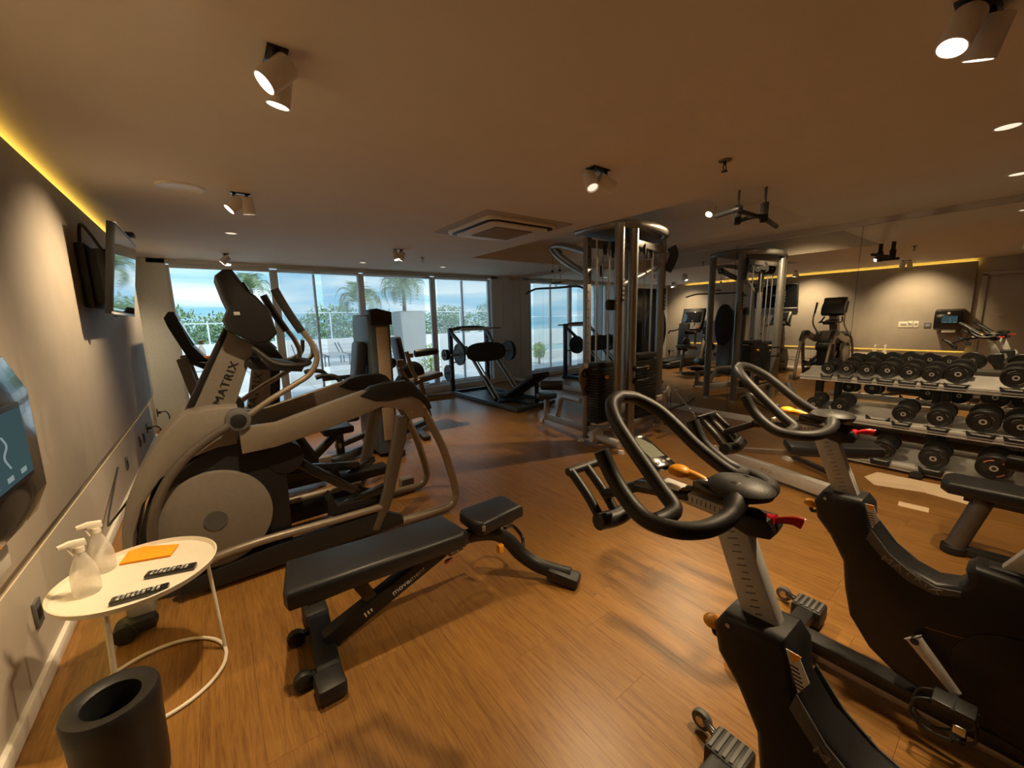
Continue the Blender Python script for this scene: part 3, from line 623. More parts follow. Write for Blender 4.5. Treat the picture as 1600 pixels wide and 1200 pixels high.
    # seat
    MB().beam((0, -.05, .665), (0, -.42, .668), .075, .05, .02).build('seat_carrier', 'black_plastic', t)
    MB().beam((0, -.10, .64), (0, -.27, .98), .042, .075, .008, upv=(0, 1, 0)).build('seat_post', 'silver_paint', t)
    MB().beam((0, -.15, .99), (0, -.40, .985), .045, .035, .006).build('seat_slider', 'silver_paint', t)
    MB().prism([(-.022, -.05), (.022, -.05), (.035, -.18), (.095, -.28), (.09, -.34), (0, -.33), (-.09, -.34), (-.095, -.28), (-.035, -.18)], 1.015, 1.065, axis='z', bev=.018, seg=3).build('saddle', 'black_vinyl', t)
    return t
bk = make_bike('black spin bike nearest the camera, its orange height knob over the open floor')
bk2 = copy_tree(bk); bk2['label'] = 'black spin bike nearer the dumbbell rack, with a silver crank hanging down'
bk.location = (1.0, 0, 0); bk2.location = (2.0, .075, 0)
# ------------------------------------------------------------------ dumbbell rack along the mirror
RY_0, RY_1 = -.62, 1.60
t = thing('dumbbell_rack', 'long silver three-tier dumbbell rack standing in front of the mirror', 'rack', (5.45, .5, 0))
tiers = ((5.27, .835, .40), (5.17, .440, .42), (5.08, .070, .46))
for (fx, fz, dp) in tiers:
    MB().prism([(fx, fz-.045), (fx, fz+.004), (fx+.02, fz+.012), (fx+.06, fz+.004), (fx+dp-.10, fz+.030), (fx+dp-.05, fz+.062), (fx+dp, fz+.07), (fx+dp, fz+.04), (fx+dp-.05, fz-.01), (fx+.05, fz-.045)], RY_0, RY_1, bev=.003).build('shelf', 'silver_paint', t)
    MB().box((fx-.003, (RY_0+RY_1)/2, fz-.018), (.006, RY_1-RY_0, .012), bev=.001).build('front_lip', 'print_grey', t)
for yy in (RY_1-.10, .55, RY_0+.1):
    MB().prism([(5.03, .0), (5.03, .05), (5.52, .08), (5.60, .88), (5.68, .88), (5.66, 0)], yy-.03, yy+.03, bev=.006).build('upright', 'dark_iron', t)
    MB().box((5.30, yy, .02), (.62, .09, .035), bev=.006).build('foot', 'black_rubber', t)
def dumbbell(p, r, fx, tilt, lab, grp, red=False, L=.30):
    """axis along +x, near face at p"""
    R = Matrix.Translation(p) @ Matrix.Rotation(-tilt, 4, 'Y')
    t = thing('dumbbell', lab, 'dumbbell', p, grp); hw = .055+r*.18
    MB().cyl((hw*.8, 0, 0), (L-hw*.8, 0, 0), .016, seg=14).build('handle', 'steel', t, R)
    for a in (0, L-hw):
        h = MB().lathe([(0, a), (r*.45, a), (r*.50, a+.004), (r*.86, a+.004), (r*.93, a), (r, a+.010), (r, a+hw*.46), (r*.94, a+hw*.5), (r, a+hw*.54), (r, a+hw-.010), (r*.9, a+hw), (0, a+hw)], (0, 0, 0), 32, Matrix.Rotation(PI/2, 4, 'Y')).build('weight_head', 'black_rubber', t, R)
        ex = a-.001 if a == 0 else a+hw-.001
        MB().lathe([(r*.13, 0), (r*.24, 0), (r*.24, .002), (r*.13, .002)], (ex, 0, 0), 20, Matrix.Rotation(PI/2, 4, 'Y')).build('hub_ring', 'silver_paint', h, R)
        if a == 0:
            for k, (a0, a1) in enumerate(((.6, 1.5), (2.2, 2.8), (3.7, 4.4))):
                arc_ = [(ex-.001, r*.66*math.cos(q), r*.66*math.sin(q)) for q in [a0+(a1-a0)*j/5 for j in range(6)]]
                MB().tube(arc_, .0014 if not red else .006, n=1, seg=5).build('rim_print', 'print_grey' if not red else 'brick_red', h, R)
    return t
heads = []
D = ((5.30, .11, [((1294.5, 568), 10.5, 'small black rubber dumbbell at the far left end of the top tier'), ((1322.5, 574), 13, 'black dumbbell second from the left on the top tier'), ((1355, 572), 13.5, 'black dumbbell third from the left on the top tier'), ((1386.5, 578), 15, 'black dumbbell fourth from the left on the top tier'), ((1421.5, 577), 15, 'black dumbbell fifth from the left on the top tier'), ((1456, 583), 14.5, 'black dumbbell sixth from the left, just left of the big one on the top tier'), ((1498, 578), 19, 'large black dumbbell left of the bare stretch of the top tier'), ((1589, 583), 20, 'large black dumbbell at the right picture edge on the top tier')]),
     (5.20, .11, [((1272, 619), 11.5, 'black dumbbell at the far left of the middle tier behind the bike handlebar'), ((1312.5, 627), 13.5, 'black dumbbell second from the left on the middle tier, left of the empty cradle'), ((1412, 641), 15.5, 'black dumbbell on the middle tier just right of the empty cradle'), ((1469, 649), 17.5, 'black dumbbell in the middle of the middle tier'), ((1537, 653), 22, 'large black dumbbell right of centre on the middle tier'), ((1598, 655), 22, 'large black dumbbell cut by the right picture edge on the middle tier')]),
     (5.10, .11, [((1377, 712), 17, 'black dumbbell at the left of the bottom tier beside the flat bench pad'), ((1456, 728), 20, 'black dumbbell in the middle of the bottom tier with a pale hub ring'), ((1552, 737), 24, 'large black dumbbell with red print on the bottom tier')]))
for ti, (fx, tl, lst) in enumerate(D):
    for (px, rp, lab) in lst:
        p = at(*px, x=fx); dep = (p-V((0, 0, H))).dot(fw); r = rp*dep/F*(.87 if px[0] < 1450 else .84)
        tz = tiers[ti][1]+.012
        p.z = tz+r+.010
        dumbbell(p, r, fx, tl, lab, 'dumbbells on the three-tier rack', red=(px[0] == 1552))
        MB().prism([(p.y-r*.86, tz+.020), (p.y-r*.5, tz-.004), (p.y+r*.5, tz-.004), (p.y+r*.86, tz+.020), (p.y+r*.72, tz-.045), (p.y-r*.72, tz-.045)], fx-.034, fx+.0, axis='x', bev=.003).build('cradle', 'black_plastic', t)
p = at(1371, 648, x=5.2)
MB().prism([(p.y-.09, .49), (p.y-.05, .45), (p.y+.05, .45), (p.y+.09, .49), (p.y+.085, .41), (p.y-.085, .41)], 5.2, 5.25, axis='x', bev=.003).build('cradle', 'black_plastic', t)

# ------------------------------------------------------------------ benches by the rack
t = thing('flat_bench', 'flat bench with a grey-black pad and silver floor beam near the rack', 'bench', (4.2, 1.2, 0))
pA, pB = at(1229, 692, z=.40), at(1374, 696, z=.44); dr = (pB-pA).normalized(); pm_ = (pA+pB)/2
MB().beam(pA-V((0, 0, .03)), pB-V((0, 0, .03)), .27, .085, .028, upv=(0, 0, 1)).build('pad', 'black_vinyl', t)
MB().beam(pA+dr*.08-V((0, 0, .085)), pB-dr*.08-V((0, 0, .085)), .12, .03, .004).build('pad_board', 'dark_iron', t)
a, b_ = at(1112, 708, z=.05), at(1325, 785, z=.05); a.z = b_.z = .085
bb = MB().beam(a, b_, .075, .115, .01).build('floor_beam', 'silver_paint', t)
dr2 = (b_-a).normalized(); c = a+(b_-a)*.52+dr2.cross(V((0, 0, 1)))*.038; c = a+(b_-a)*.52-V((dr2.y*-1, dr2.x, 0))*.038
text_mb('RTX', .045, frame_mtx(a+(b_-a)*.50+V((dr2.y, -dr2.x, 0))*.0385 , dr2, V((0, 0, 1))), .0006, 1.3).build('lettering', 'print_grey', bb)
MB().beam(b_+V((0, 0, .02)), pB-dr*.25-V((0, 0, .09)), .05, .06, .006, upv=(1, 0, 0)).build('post', 'champagne', t)
MB().beam(a+V((0, 0, .02)), pA+dr*.08-V((0, 0, .09)), .05, .05, .006, upv=(1, 0, 0)).build('post', 'champagne', t)
f = at(1234, 715, z=.02); MB().cyl((f.x, f.y, 0), (f.x, f.y, .04), .075, r2=.055, seg=24, bev=.004).build('foot', 'silver_paint', t)
MB().beam((f.x, f.y, .05), (f.x-.3, f.y-.45, .05), .05, .04, .006).build('cross_beam', 'dark_iron', t)
t = thing('padded_bench', 'black padded bench on a slanted tan tube leg at the right picture edge', 'bench', (3.7, -.2, 0))
MB().prism([(3.60, .25), (3.66, .285), (3.80, .285), (3.86, .25), (3.86, -.90), (3.60, -.90)], .375, .455, axis='z', bev=.022, seg=3).build('pad', 'black_vinyl', t)
MB().box((3.73, -.32, .355), (.14, 1.0, .035), bev=.004).build('pad_board', 'dark_iron', t)
a, b_ = at(1492, 848, x=3.62), at(1535, 792, x=3.66)
MB().cyl((a.x, a.y, .04), (b_.x+.02, b_.y, .36), .048, seg=24).build('leg', 'champagne_dark', t)
MB().cyl((a.x, a.y, .0), (a.x, a.y, .05), .062, seg=24, bev=.006).build('foot', 'black_rubber', t)
MB().beam((a.x, a.y, .03), (3.75, -.8, .03), .06, .05, .006).build('floor_beam', 'dark_iron', t)
MB().beam((3.76, -.70, .05), (3.73, -.60, .35), .05, .06, .006, upv=(0, 1, 0)).build('leg', 'silver_paint', t)
# tape marks on the floor
for px, s, a_, lab in (((1338, 778), (.16, .09), .2, 'pale tape patch on the floor beside the spin bike post'), ((1427, 792), (.17, .07), .1, 'pale tape patch on the floor between the spin bike and the padded bench')):
    c = at(*px, z=0); solo(MB().box((c.x, c.y, .0010), (s[1]*1.5, s[0], .0012), a_), 'tape_patch', 'tape', lab, 'tape', 'tape patches on the floor')
c = at(1400, 765, z=0); solo(MB().prism([(4.55, .75), (4.72, .85), (4.95, .80), (4.98, .25), (4.80, .05), (4.60, .15), (4.66, .45)], .001, .0025, axis='z'), 'floor_mat', 'tape', 'pale worn strip of mat on the floor in front of the dumbbell rack', 'mat')

# ------------------------------------------------------------------ cable multi-station
t = thing('cable_machine', 'tall grey multi-station cable machine with weight stacks, pulleys and a round top frame', 'cable machine', (3.8, 3.2, 0))
ZT = 2.53
for k, (x, y, z0) in enumerate(((3.71, 2.91, .12), (3.905, 2.87, .02), (4.85, 3.12, .05), (4.80, 3.62, .05))):
    MB().cyl((x, y, z0), (x, y, ZT), .054, seg=24).build('frame_post', 'gym_grey', t)
pp = MB().box((3.62, 3.30, 1.24), (.07, .075, 2.40), bev=.01).build('slotted_post', 'gym_grey', t)
MB().box((3.600, 3.262, 1.24), (.034, .004, 2.3), bev=.001).build('face_strip', 'steel', pp)
for k in range(22): MB().cyl((3.600, 3.258, .22+.10*k), (3.600, 3.262, .22+.10*k), .009, seg=10).build('pin_hole', 'ink', pp)
ring = [(3.66, 3.50, ZT), (3.62, 3.22, ZT), (3.68, 3.0, ZT), (3.88, 2.85, ZT), (4.22, 2.82, ZT), (4.62, 2.93, ZT), (4.86, 3.14, ZT), (4.92, 3.40, ZT), (4.80, 3.64, ZT)]
MB().tube(ring, .045, n=5, seg=16).build('top_ring', 'gym_grey', t)
MB().prism([(3.68, 3.48), (3.65, 3.22), (3.71, 3.02), (3.90, 2.90), (4.22, 2.88), (4.60, 2.98), (4.80, 3.16), (4.84, 3.40), (4.75, 3.60)], ZT-.03, ZT-.015, axis='z', bev=.003).build('top_plate', 'dark_grey', t)
MB().beam((3.62, 3.3, ZT-.16), (4.85, 3.12, ZT-.16), .06, .09, .008).build('top_beam', 'gym_grey', t)
MB().beam((3.72, 2.92, ZT-.16), (4.83, 3.10, ZT-.16), .05, .08, .008).build('top_beam', 'gym_grey', t)
MB().beam((3.62, 3.3, .16), (3.88, 2.88, .16), .06, .09, .01).build('base_beam', 'gym_grey', t)
MB().beam((3.62, 3.3, .22), (4.80, 3.58, .22), .06, .10, .01).build('base_beam', 'silver_paint', t)
MB().beam((3.74, 2.90, .20), (4.84, 3.12, .20), .06, .09, .01).build('base_beam', 'gym_grey', t)
MB().cyl((3.60, 3.22, .11), (3.56, 2.74, .10), .045, seg=18).build('base_tube', 'silver_paint', t)
def stack(x0, x1, y0, y1, z0, z1, nm=20):
    s = MB().box(((x0+x1)/2, (y0+y1)/2, z1+.05), (x1-x0, y1-y0, .07), bev=.012).build('weight_stack', 'black_plastic', t)
    h = (z1-z0)/nm
    for k in range(nm): MB().box(((x0+x1)/2, (y0+y1)/2, z0+h*(k+.5)), (x1-x0, y1-y0, h*.84), bev=.003).build('weight_plate', 'black_plastic', s)
    for xx in (x0+.05, x1-.05): MB().cyl((xx, (y0+y1)/2, z1), (xx, (y0+y1)/2, ZT-.15), .011, seg=10).build('guide_rod', 'steel', s)
    MB().cyl(((x0+x1)/2, (y0+y1)/2, z1+.08), ((x0+x1)/2, (y0+y1)/2, ZT-.2), .003, seg=6).build('cable', 'ink', s)
    q = MB().cyl(((x0+x1)/2-.02, y0-.03, z1-.09), ((x0+x1)/2-.02, y0-.002, z1-.09), .022, r2=.018, seg=16).build('selector_pin', 'orange', s)
    return s
stack(3.53, 3.84, 3.04, 3.20, .28, .92)
stack(4.18, 4.60, 2.98, 3.14, .24, .98)
for (x0, y0, x1, y1) in ((3.44, 2.70, 3.62, 2.80), (3.62, 2.72, 3.80, 2.82)):
    pass
for zz in (.93, .78):
    MB().tube([(3.905, 2.80, zz), (3.98, 2.78, zz), (4.12, 2.79, zz), (4.22, 2.84, zz)], .014).build('hook_handle', 'black_plastic', t)
    MB().cyl((3.905, 2.795, zz), (3.905, 2.82, zz), .04, seg=20, bev=.004).build('hook_disc', 'black_plastic', t)
def pulley(c, ax, r=.055, m='dark_iron', w_=.022):
    c = V(c); a = V(ax).normalized()
    q = MB().lathe([(0, -w_/2), (r, -w_/2), (r*.86, 0), (r, w_/2), (0, w_/2)], (0, 0, 0), 28, Matrix.Translation(c) @ a.to_track_quat('Z', 'Y').to_matrix().to_4x4()).build('pulley', m, t)
    MB().cyl(c-a*(w_*.7), c+a*(w_*.7), r*.25, seg=12).build('pulley_hub', 'steel', q)
for c in ((3.70, 3.10, ZT-.24), (3.80, 3.06, ZT-.22), (3.86, 3.12, ZT-.26), (4.20, 3.02, ZT-.24), (4.30, 3.0, ZT-.21), (4.42, 3.05, ZT-.24), (4.56, 3.08, ZT-.22), (3.76, 3.20, 2.06)): pulley(c, (.5, -.85, 0), .07)
# sliding carriage on the slotted post
MB().prism([(3.42, .93), (3.50, .99), (3.62, .97), (3.66, .80), (3.66, .72), (3.60, .68), (3.56, .60), (3.48, .60), (3.46, .70), (3.42, .78)], 3.225, 3.245, bev=.004).build('carriage_plate', 'champagne', t)
for (x, z) in ((3.50, .87), (3.545, .68)):
    MB().lathe([(.030, 0), (.045, 0), (.045, .006), (.030, .006)], (x, 3.222, z), 24, Matrix.Rotation(PI/2, 4, 'X')).build('wheel_ring', 'ink', t)
MB().box((3.70, 3.26, .86), (.12, .07, .14), bev=.015).build('carriage_box', 'brick_red', t)
MB().tube([(3.62, 3.2, .62), (3.66, 3.12, .45), (3.68, 3.0, .33)], .012).build('lever', 'black_plastic', t)
# lat pulldown arm, bar, seat
for dy in (-.035, .035):
    MB().tube([(3.66, 3.34+dy*.3, 2.02), (3.70, 3.62+dy, 2.16), (3.74, 3.90+dy, 2.32), (3.76, 4.04+dy, 2.44)], .030, flat=.8).build('lat_arm', 'gym_grey', t)
    MB().tube([(3.66, 3.34+dy*.3, 2.28), (3.70, 3.62+dy, 2.38), (3.74, 3.90+dy, 2.455), (3.76, 4.04+dy, 2.45)], .028, flat=.8).build('lat_arm', 'gym_grey', t)
pulley((3.79, 3.97, 2.36), (1, .2, 0), .055)
for dy in (-.07, .07):
    MB().cyl((3.80, 4.02+dy, 2.34), (3.80, 4.02+dy, 2.16), .003, seg=6).build('cable', 'ink', t)
    MB().ball((3.80, 4.02+dy, 2.15), .018).build('stop_ball', 'ink', t)
    MB().tube([(3.80, 4.02+dy, 2.14), (3.80, 4.0+dy*.9, 2.06), (3.80, 4.02+dy*1.1, 2.0)], .006).build('snap_hook', 'steel', t)
lb = solo(MB().tube([(3.80, 4.66, 1.895), (3.80, 4.50, 1.935), (3.80, 4.38, 1.945), (3.80, 4.02, 1.93), (3.80, 3.70, 1.925), (3.80, 3.58, 1.91), (3.80, 3.46, 1.86)], .014, n=4), 'pulldown_bar', 'black_rubber', 'bent black pulldown bar hanging from the left arm of the cable machine', 'cable attachment', origin=(3.80, 4.02, 1.93))
MB().box((3.80, 4.02, 1.995), (.03, .17, .022), bev=.004).build('link_bar', 'dark_iron', lb); MB().tube([(3.80, 4.02, 1.99), (3.80, 4.035, 1.965), (3.80, 4.02, 1.935), (3.80, 4.005, 1.965)], .005, closed=True).build('carabiner', 'steel', lb)
MB().cyl((3.86, 4.30, .37), (3.86, 4.30, .44), .15, seg=36, bev=.02).build('seat_pad', 'black_vinyl', t)
MB().box((3.86, 4.30, .21), (.06, .07, .34), bev=.008).build('seat_post', 'gym_grey', t)
MB().cyl((4.02, 4.12, .56), (3.80, 4.36, .56), .07, seg=24, bev=.02).build('thigh_roller', 'black_vinyl', t)
MB().beam((3.88, 4.34, .09), (3.66, 3.34, .14), .06, .09, .01).build('base_beam', 'gym_grey', t)
MB().tube([(3.84, 4.05, .12), (3.82, 3.98, .30), (3.80, 3.90, .44), (3.74, 3.70, .47), (3.68, 3.45, .48)], .035).build('support_arch', 'gym_grey', t)
MB().cyl((3.84, 4.38, .0), (3.84, 4.38, .05), .035, r2=.025, seg=18).build('foot', 'white_paint', t)
for (x, y) in ((3.57, 3.34), (3.56, 2.72), (4.85, 3.12), (4.80, 3.62), (3.90, 2.86)): MB().cyl((x, y, 0), (x, y, .035), .04, r2=.03, seg=18).build('foot', 'white_paint', t)
MB().prism([(3.50, .05), (3.58, .02), (3.68, .05), (3.72, .14), (3.66, .20), (3.54, .18)], 3.10, 3.16, bev=.01).build('base_bracket', 'silver_paint', t)
# low row / mid pulley station on the right
pulley((4.70, 2.86, .55), (.3, -1, 0), .070, 'silver_paint'); pulley((4.70, 2.88, .14), (.3, -1, 0), .055)
MB().box((4.46, 2.84, .50), (.11, .03, .07), bev=.008).build('handle_clip', 'silver_paint', t)
for dx in (-.03, .05): MB().cyl((4.70+dx, 2.86, .53), (4.72+dx, 2.86, .12), .004, seg=6).build('cable', 'ink', t)
MB().box((4.68, 2.90, .32), (.05, .05, .46), bev=.008).build('pulley_mast', 'silver_paint', t)
ch = MB(); pts = spline([at(1052, 606, y=2.8), at(1066, 625, y=2.68), at(1080, 642, y=2.56), at(1092, 660, y=2.44)], 5)
for k in range(len(pts)-1):
    a, b_ = pts[k], pts[k+1]; m_ = (a+b_)/2; q = (b_-a).to_track_quat('Z', 'Y').to_matrix().to_4x4()
    L_ = (b_-a).length*.62; w_ = .011
    rp = [V((w_*math.cos(u), 0, L_*math.sin(u))) for u in [2*PI*i/8 for i in range(8)]]
    T = Matrix.Translation(m_) @ q @ Matrix.Rotation(PI/2*(k % 2), 4, 'Z')
    ch.tube([T @ p for p in rp], .0035, n=2, seg=6, closed=True)
ch.build('chain', 'steel', t)
hd = MB().tube([at(1035, 642, y=2.75), at(1055, 636, y=2.75), at(1075, 630, y=2.75), at(1085, 622, y=2.75)], .014).build('row_handle', 'black_rubber', t)
MB().tube([(4.88, 3.06, 2.10), (4.92, 3.02, 2.22), (4.93, 3.00, 2.32), (4.90, 3.02, 2.40)], .055, flat=.6).build('pulley_housing', 'dark_iron', t)
MB().tube([(4.85, 3.12, 2.20), (4.5, 3.15, 2.05), (4.15, 3.2, 1.92)], .03).build('brace_arm', 'gym_grey', t)
MB().box((3.66, 2.97, 1.66), (.18, .06, .12), bev=.03).build('pad_block', 'black_vinyl', t)
MB().lathe([(0, 0), (.14, 0), (.16, .02), (.16, .05), (.14, .07), (0, .07)], (4.96, 3.28, 1.34), 28, Matrix.Rotation(PI/2, 4, 'Y') @ Matrix.Diagonal((2.2, 1, 1, 1))).build('back_pad', 'black_vinyl', t)
for (x, y, z0, z1) in ((3.71, 2.852, 1.70, 1.94), (4.85, 3.062, 1.60, 1.88)):
    pl_ = MB().box((x, y, (z0+z1)/2), (.05, .008, z1-z0), bev=.002).build('instruction_plate', 'ink', t)
    for k in range(4): MB().box((x, y-.005, z0+.035+.05*k), (.036, .002, .03)).build('pictogram', 'print_grey', pl_)

# ------------------------------------------------------------------ leg press
t = thing('leg_press', 'black plate-loaded leg press with an oval footplate, by the window corner', 'leg press', (4.35, 6.2, 0))
fr = MB()
fr.beam((3.92, 7.35, .045), (3.92, 5.10, .045), .07, .07, .008).beam((4.80, 7.35, .045), (4.80, 5.20, .045), .07, .07, .008)
fr.beam((3.89, 5.10, .045), (4.83, 5.18, .045), .07, .07, .008).beam((3.89, 7.3, .045), (4.83, 7.3, .045), .07, .07, .008); fr.build('base_frame', 'slate', t)
MB().prism([(3.98, 5.9), (4.74, 5.9), (4.74, 7.2), (3.98, 7.2)], .01, .03, axis='z').build('base_plate', 'dark_iron', t)
for x in (3.92, 4.80):
    MB().box((x, 7.28, .70), (.075, .09, 1.36), bev=.008).build('upright', 'slate', t)
    MB().beam((x, 7.26, 1.30), (x+(.10 if x < 4.3 else -.10), 6.72, .86), .06, .06, .006).build('brace', 'slate', t)
    MB().box((x, 7.28, .012), (.13, .15, .024), bev=.005).build('foot', 'black_rubber', t)
MB().tube([(3.90, 7.27, 1.33), (4.10, 7.22, 1.37), (4.36, 7.20, 1.38), (4.62, 7.22, 1.37), (4.82, 7.27, 1.33)], .036).build('top_bar', 'slate', t)
MB().cyl((4.10, 7.15, 1.34), (4.80, 7.15, 1.34), .028, seg=16).build('top_sleeve', 'silver_paint', t)
MB().cyl((4.80, 7.2, 1.35), (5.12, 7.2, 1.35), .016, seg=12).build('weight_peg', 'champagne', t)
for x in (4.08, 4.62):
    MB().beam((x, 6.95, 1.00), (x, 5.92, .05), .045, .055, .006).build('slide_rail', 'dark_iron', t)
    for dx in (-.045, .045): MB().cyl((x+dx, 6.88, .99), (x+dx, 5.90, .10), .015, seg=12).build('chrome_rod', 'steel', t)
ov = [(4.36+.46*math.copysign(abs(math.cos(a))**.7, math.cos(a)), .19*math.copysign(abs(math.sin(a))**.8, math.sin(a))) for a in [2*PI*k/32 for k in range(32)]]
Rm = Matrix.Translation((0, 6.62, .90)) @ Matrix.Rotation(math.radians(-12), 4, 'X')
MB().prism(ov, -.03, .03, bev=.015, seg=3).build('footplate', 'black_plastic', t, Rm)
MB().tube([(4.30, 6.62, 1.07), (4.32, 6.60, 1.13), (4.42, 6.60, 1.15), (4.52, 6.60, 1.13), (4.54, 6.62, 1.07)], .010).build('sled_handle', 'steel', t)
MB().beam((3.98, 6.70, .82), (4.75, 6.70, .82), .08, .08, .01).build('sled_frame', 'dark_iron', t)
MB().cyl((3.62, 6.72, .88), (5.12, 6.72, .88), .018, seg=14).build('sled_axle', 'champagne', t)
MB().beam((4.32, 5.72, .17), (4.40, 5.02, .60), .42, .075, .02).build('back_pad', 'black_vinyl', t)
MB().box((4.34, 5.86, .15), (.42, .34, .07), bev=.02).build('seat_pad', 'black_vinyl', t)
MB().box((4.42, 5.18, .26), (.055, .055, .44), bev=.006).build('pad_post', 'dark_iron', t)
MB().beam((4.30, 5.15, .07), (4.40, 6.6, .07), .08, .06, .008).build('spine', 'dark_iron', t)
def plate(c, r, lab, w_=.035):
    q = thing('weight_plate', lab, 'weight plate', c, 'iron plates on the leg press')
    MB().lathe([(.026, -w_/2), (r*.35, -w_/2), (r*.38, -w_*.3), (r*.84, -w_*.3), (r*.88, -w_/2), (r, -w_/2), (r, w_/2), (r*.88, w_/2), (r*.84, w_*.3), (r*.38, w_*.3), (r*.35, w_/2), (.026, w_/2), (.026, -w_/2)], c, 40, Matrix.Rotation(PI/2, 4, 'Y')).build('disc', 'dark_iron', q)
    for k in range(3):
        a = 2*PI*k/3+.9; p = V(c)+V((0, r*.62*math.cos(a), r*.62*math.sin(a)))
        MB().cyl(p-V((w_*.34, 0, 0)), p+V((w_*.34, 0, 0)), r*.15, seg=14).build('grip_hole', 'ink', q)
plate((3.80, 6.72, .88), .21, 'large grey iron plate on the left end of the leg press axle')
plate((4.96, 6.72, .88), .21, 'large iron plate on the right end of the leg press axle')
plate((5.005, 6.72, .88), .20, 'iron plate pushed outside the other one on the right axle end')
plate((3.82, 7.28, .84), .11, 'small plate inside the pair on the left leg press upright')
plate((3.775, 7.28, .84), .115, 'small plate outside the pair on the left leg press upright')
plate((3.84, 7.28, .46), .17, 'plate hanging low on the left leg press upright')
MB().cyl((3.70, 7.28, .84), (3.90, 7.28, .84), .015, seg=10).build('weight_peg', 'steel', t); MB().cyl((3.74, 7.28, .46), (3.90, 7.28, .46), .015, seg=10).build('weight_peg', 'steel', t)
MB().cyl((3.95, 7.28, .66), (4.22, 7.20, .72), .015, seg=10).build('weight_peg', 'dark_iron', t)
MB().cyl((4.5, 7.28, .70), (4.78, 7.28, .70), .015, seg=10).build('weight_peg', 'dark_iron', t)

# ------------------------------------------------------------------ chest press (faces the left wall)
t = thing('chest_press', 'seated chest press machine with a tall slate weight tower and black handles', 'weight machine', (1.5, 5.0, 0))
MB().prism([(4.78, 0.05), (5.42, .05), (5.42, 1.50), (5.36, 1.62), (4.84, 1.62), (4.78, 1.52)], 1.50, 1.74, axis='x', bev=.03, seg=3).build('weight_tower', 'slate', t)
MB().box((1.64, 4.775, .84), (.13, .03, 1.28), bev=.008).build('front_panel', 'tan_panel', t)
MB().prism([(1.52, 1.50), (1.52, 1.66), (1.60, 1.68), (1.76, 1.64), (1.76, 1.50)], 4.76, 5.0, bev=.02).build('tower_cap', 'black_plastic', t)
MB().beam((1.36, 5.02, .60), (1.46, 5.02, 1.32), .30, .10, .035, upv=(1, 0, 0)).build('back_pad', 'black_vinyl', t)
MB().box((1.15, 5.02, .50), (.40, .34, .09), bev=.03).build('seat_pad', 'black_vinyl', t)
MB().box((1.15, 5.02, .26), (.08, .08, .42), bev=.01).build('seat_post', 'dark_iron', t)
for yy in (4.72, 5.32):
    MB().tube([(1.45, yy, .88), (1.30, yy, .90), (1.18, yy, .91), (1.10, yy, .99), (.98, yy, 1.01), (.92, yy, 1.00)], .024).build('press_handle', 'black_rubber', t)
    MB().cyl((1.10, yy, .90), (1.44, yy, .90), .024, seg=14).build('press_arm', 'black_plastic', t)
MB().beam((.85, 5.02, .05), (1.74, 5.05, .05), .08, .07, .01).build('base_beam', 'champagne', t)
MB().box((.86, 5.02, .045), (.09, .70, .07), bev=.01).build('base_foot', 'dark_iron', t)
MB().box((1.72, 5.05, .045), (.09, .80, .07), bev=.01).build('base_foot', 'dark_iron', t)

t.location += V((-.12, -.40, 0))
# ------------------------------------------------------------------ leg curl machine
t = thing('leg_curl_machine', 'leg extension machine with a padded backrest, tan arms and foam rollers', 'weight machine', (2.3, 5.3, 0))
MB().beam((2.24, 5.60, .62), (2.13, 5.62, 1.32), .28, .09, .035, upv=(1, 0, 0)).build('back_pad', 'black_vinyl', t)
MB().lathe([(0, 0), (.15, 0), (.18, .02), (.18, .05), (.15, .07), (0, .07)], (2.30, 5.50, .78), 28, Matrix.Rotation(PI/2, 4, 'X')).build('side_pad', 'black_vinyl', t)
MB().cyl((2.28, 5.3, 1.08), (2.62, 5.3, 1.10), .052, seg=24, bev=.012).build('foam_roller', 'black_vinyl', t)
MB().box((2.20, 5.3, 1.06), (.10, .05, .06), bev=.008).build('roller_bracket', 'champagne', t)
MB().tube([(2.16, 5.3, 1.12), (2.20, 5.28, .90), (2.26, 5.26, .74)], .03).build('roller_arm', 'champagne', t)
MB().beam((1.98, 5.15, .92), (2.22, 5.1, .42), .07, .06, .008, upv=(1, 0, 0)).build('lever_arm', 'champagne', t)
MB().box((2.0, 5.14, .98), (.10, .05, .10), bev=.01).build('cam_bracket', 'champagne', t)
pu = at(618, 567, y=5.1); MB().cyl((pu.x-.05, 5.1, pu.z), (pu.x-.05, 5.16, pu.z), .07, seg=24, bev=.01).build('cam_wheel', 'dark_iron', t)
MB().beam((1.86, 4.98, .66), (1.98, 5.02, .80), .10, .14, .02).build('shin_pad', 'black_vinyl', t)
MB().beam((2.20, 5.35, .68), (2.66, 5.38, .76), .32, .07, .02).build('seat_pad', 'champagne_dark', t)
MB().cyl((2.36, 5.2, .44), (2.82, 5.2, .42), .05, seg=20, bev=.01).build('ankle_roller', 'champagne_dark', t)
MB().beam((2.40, 5.45, .66), (2.52, 5.45, .10), .06, .06, .008, upv=(1, 0, 0)).build('post', 'champagne', t)
a, b_ = at(522, 722, z=.06), at(672, 656, z=.06)
MB().beam(a, b_, .09, .07, .01).build('floor_beam', 'dark_iron', t)
MB().beam(a+V((.08, .16, .12)), b_+V((-.25, .02, .12)), .07, .06, .01).build('side_rail', 'champagne', t)
c = at(668, 686, z=.02); MB().beam((c.x, c.y, .03), (b_.x-.3, b_.y+.05, .03), .10, .05, .01).build('base_foot', 'dark_iron', t)

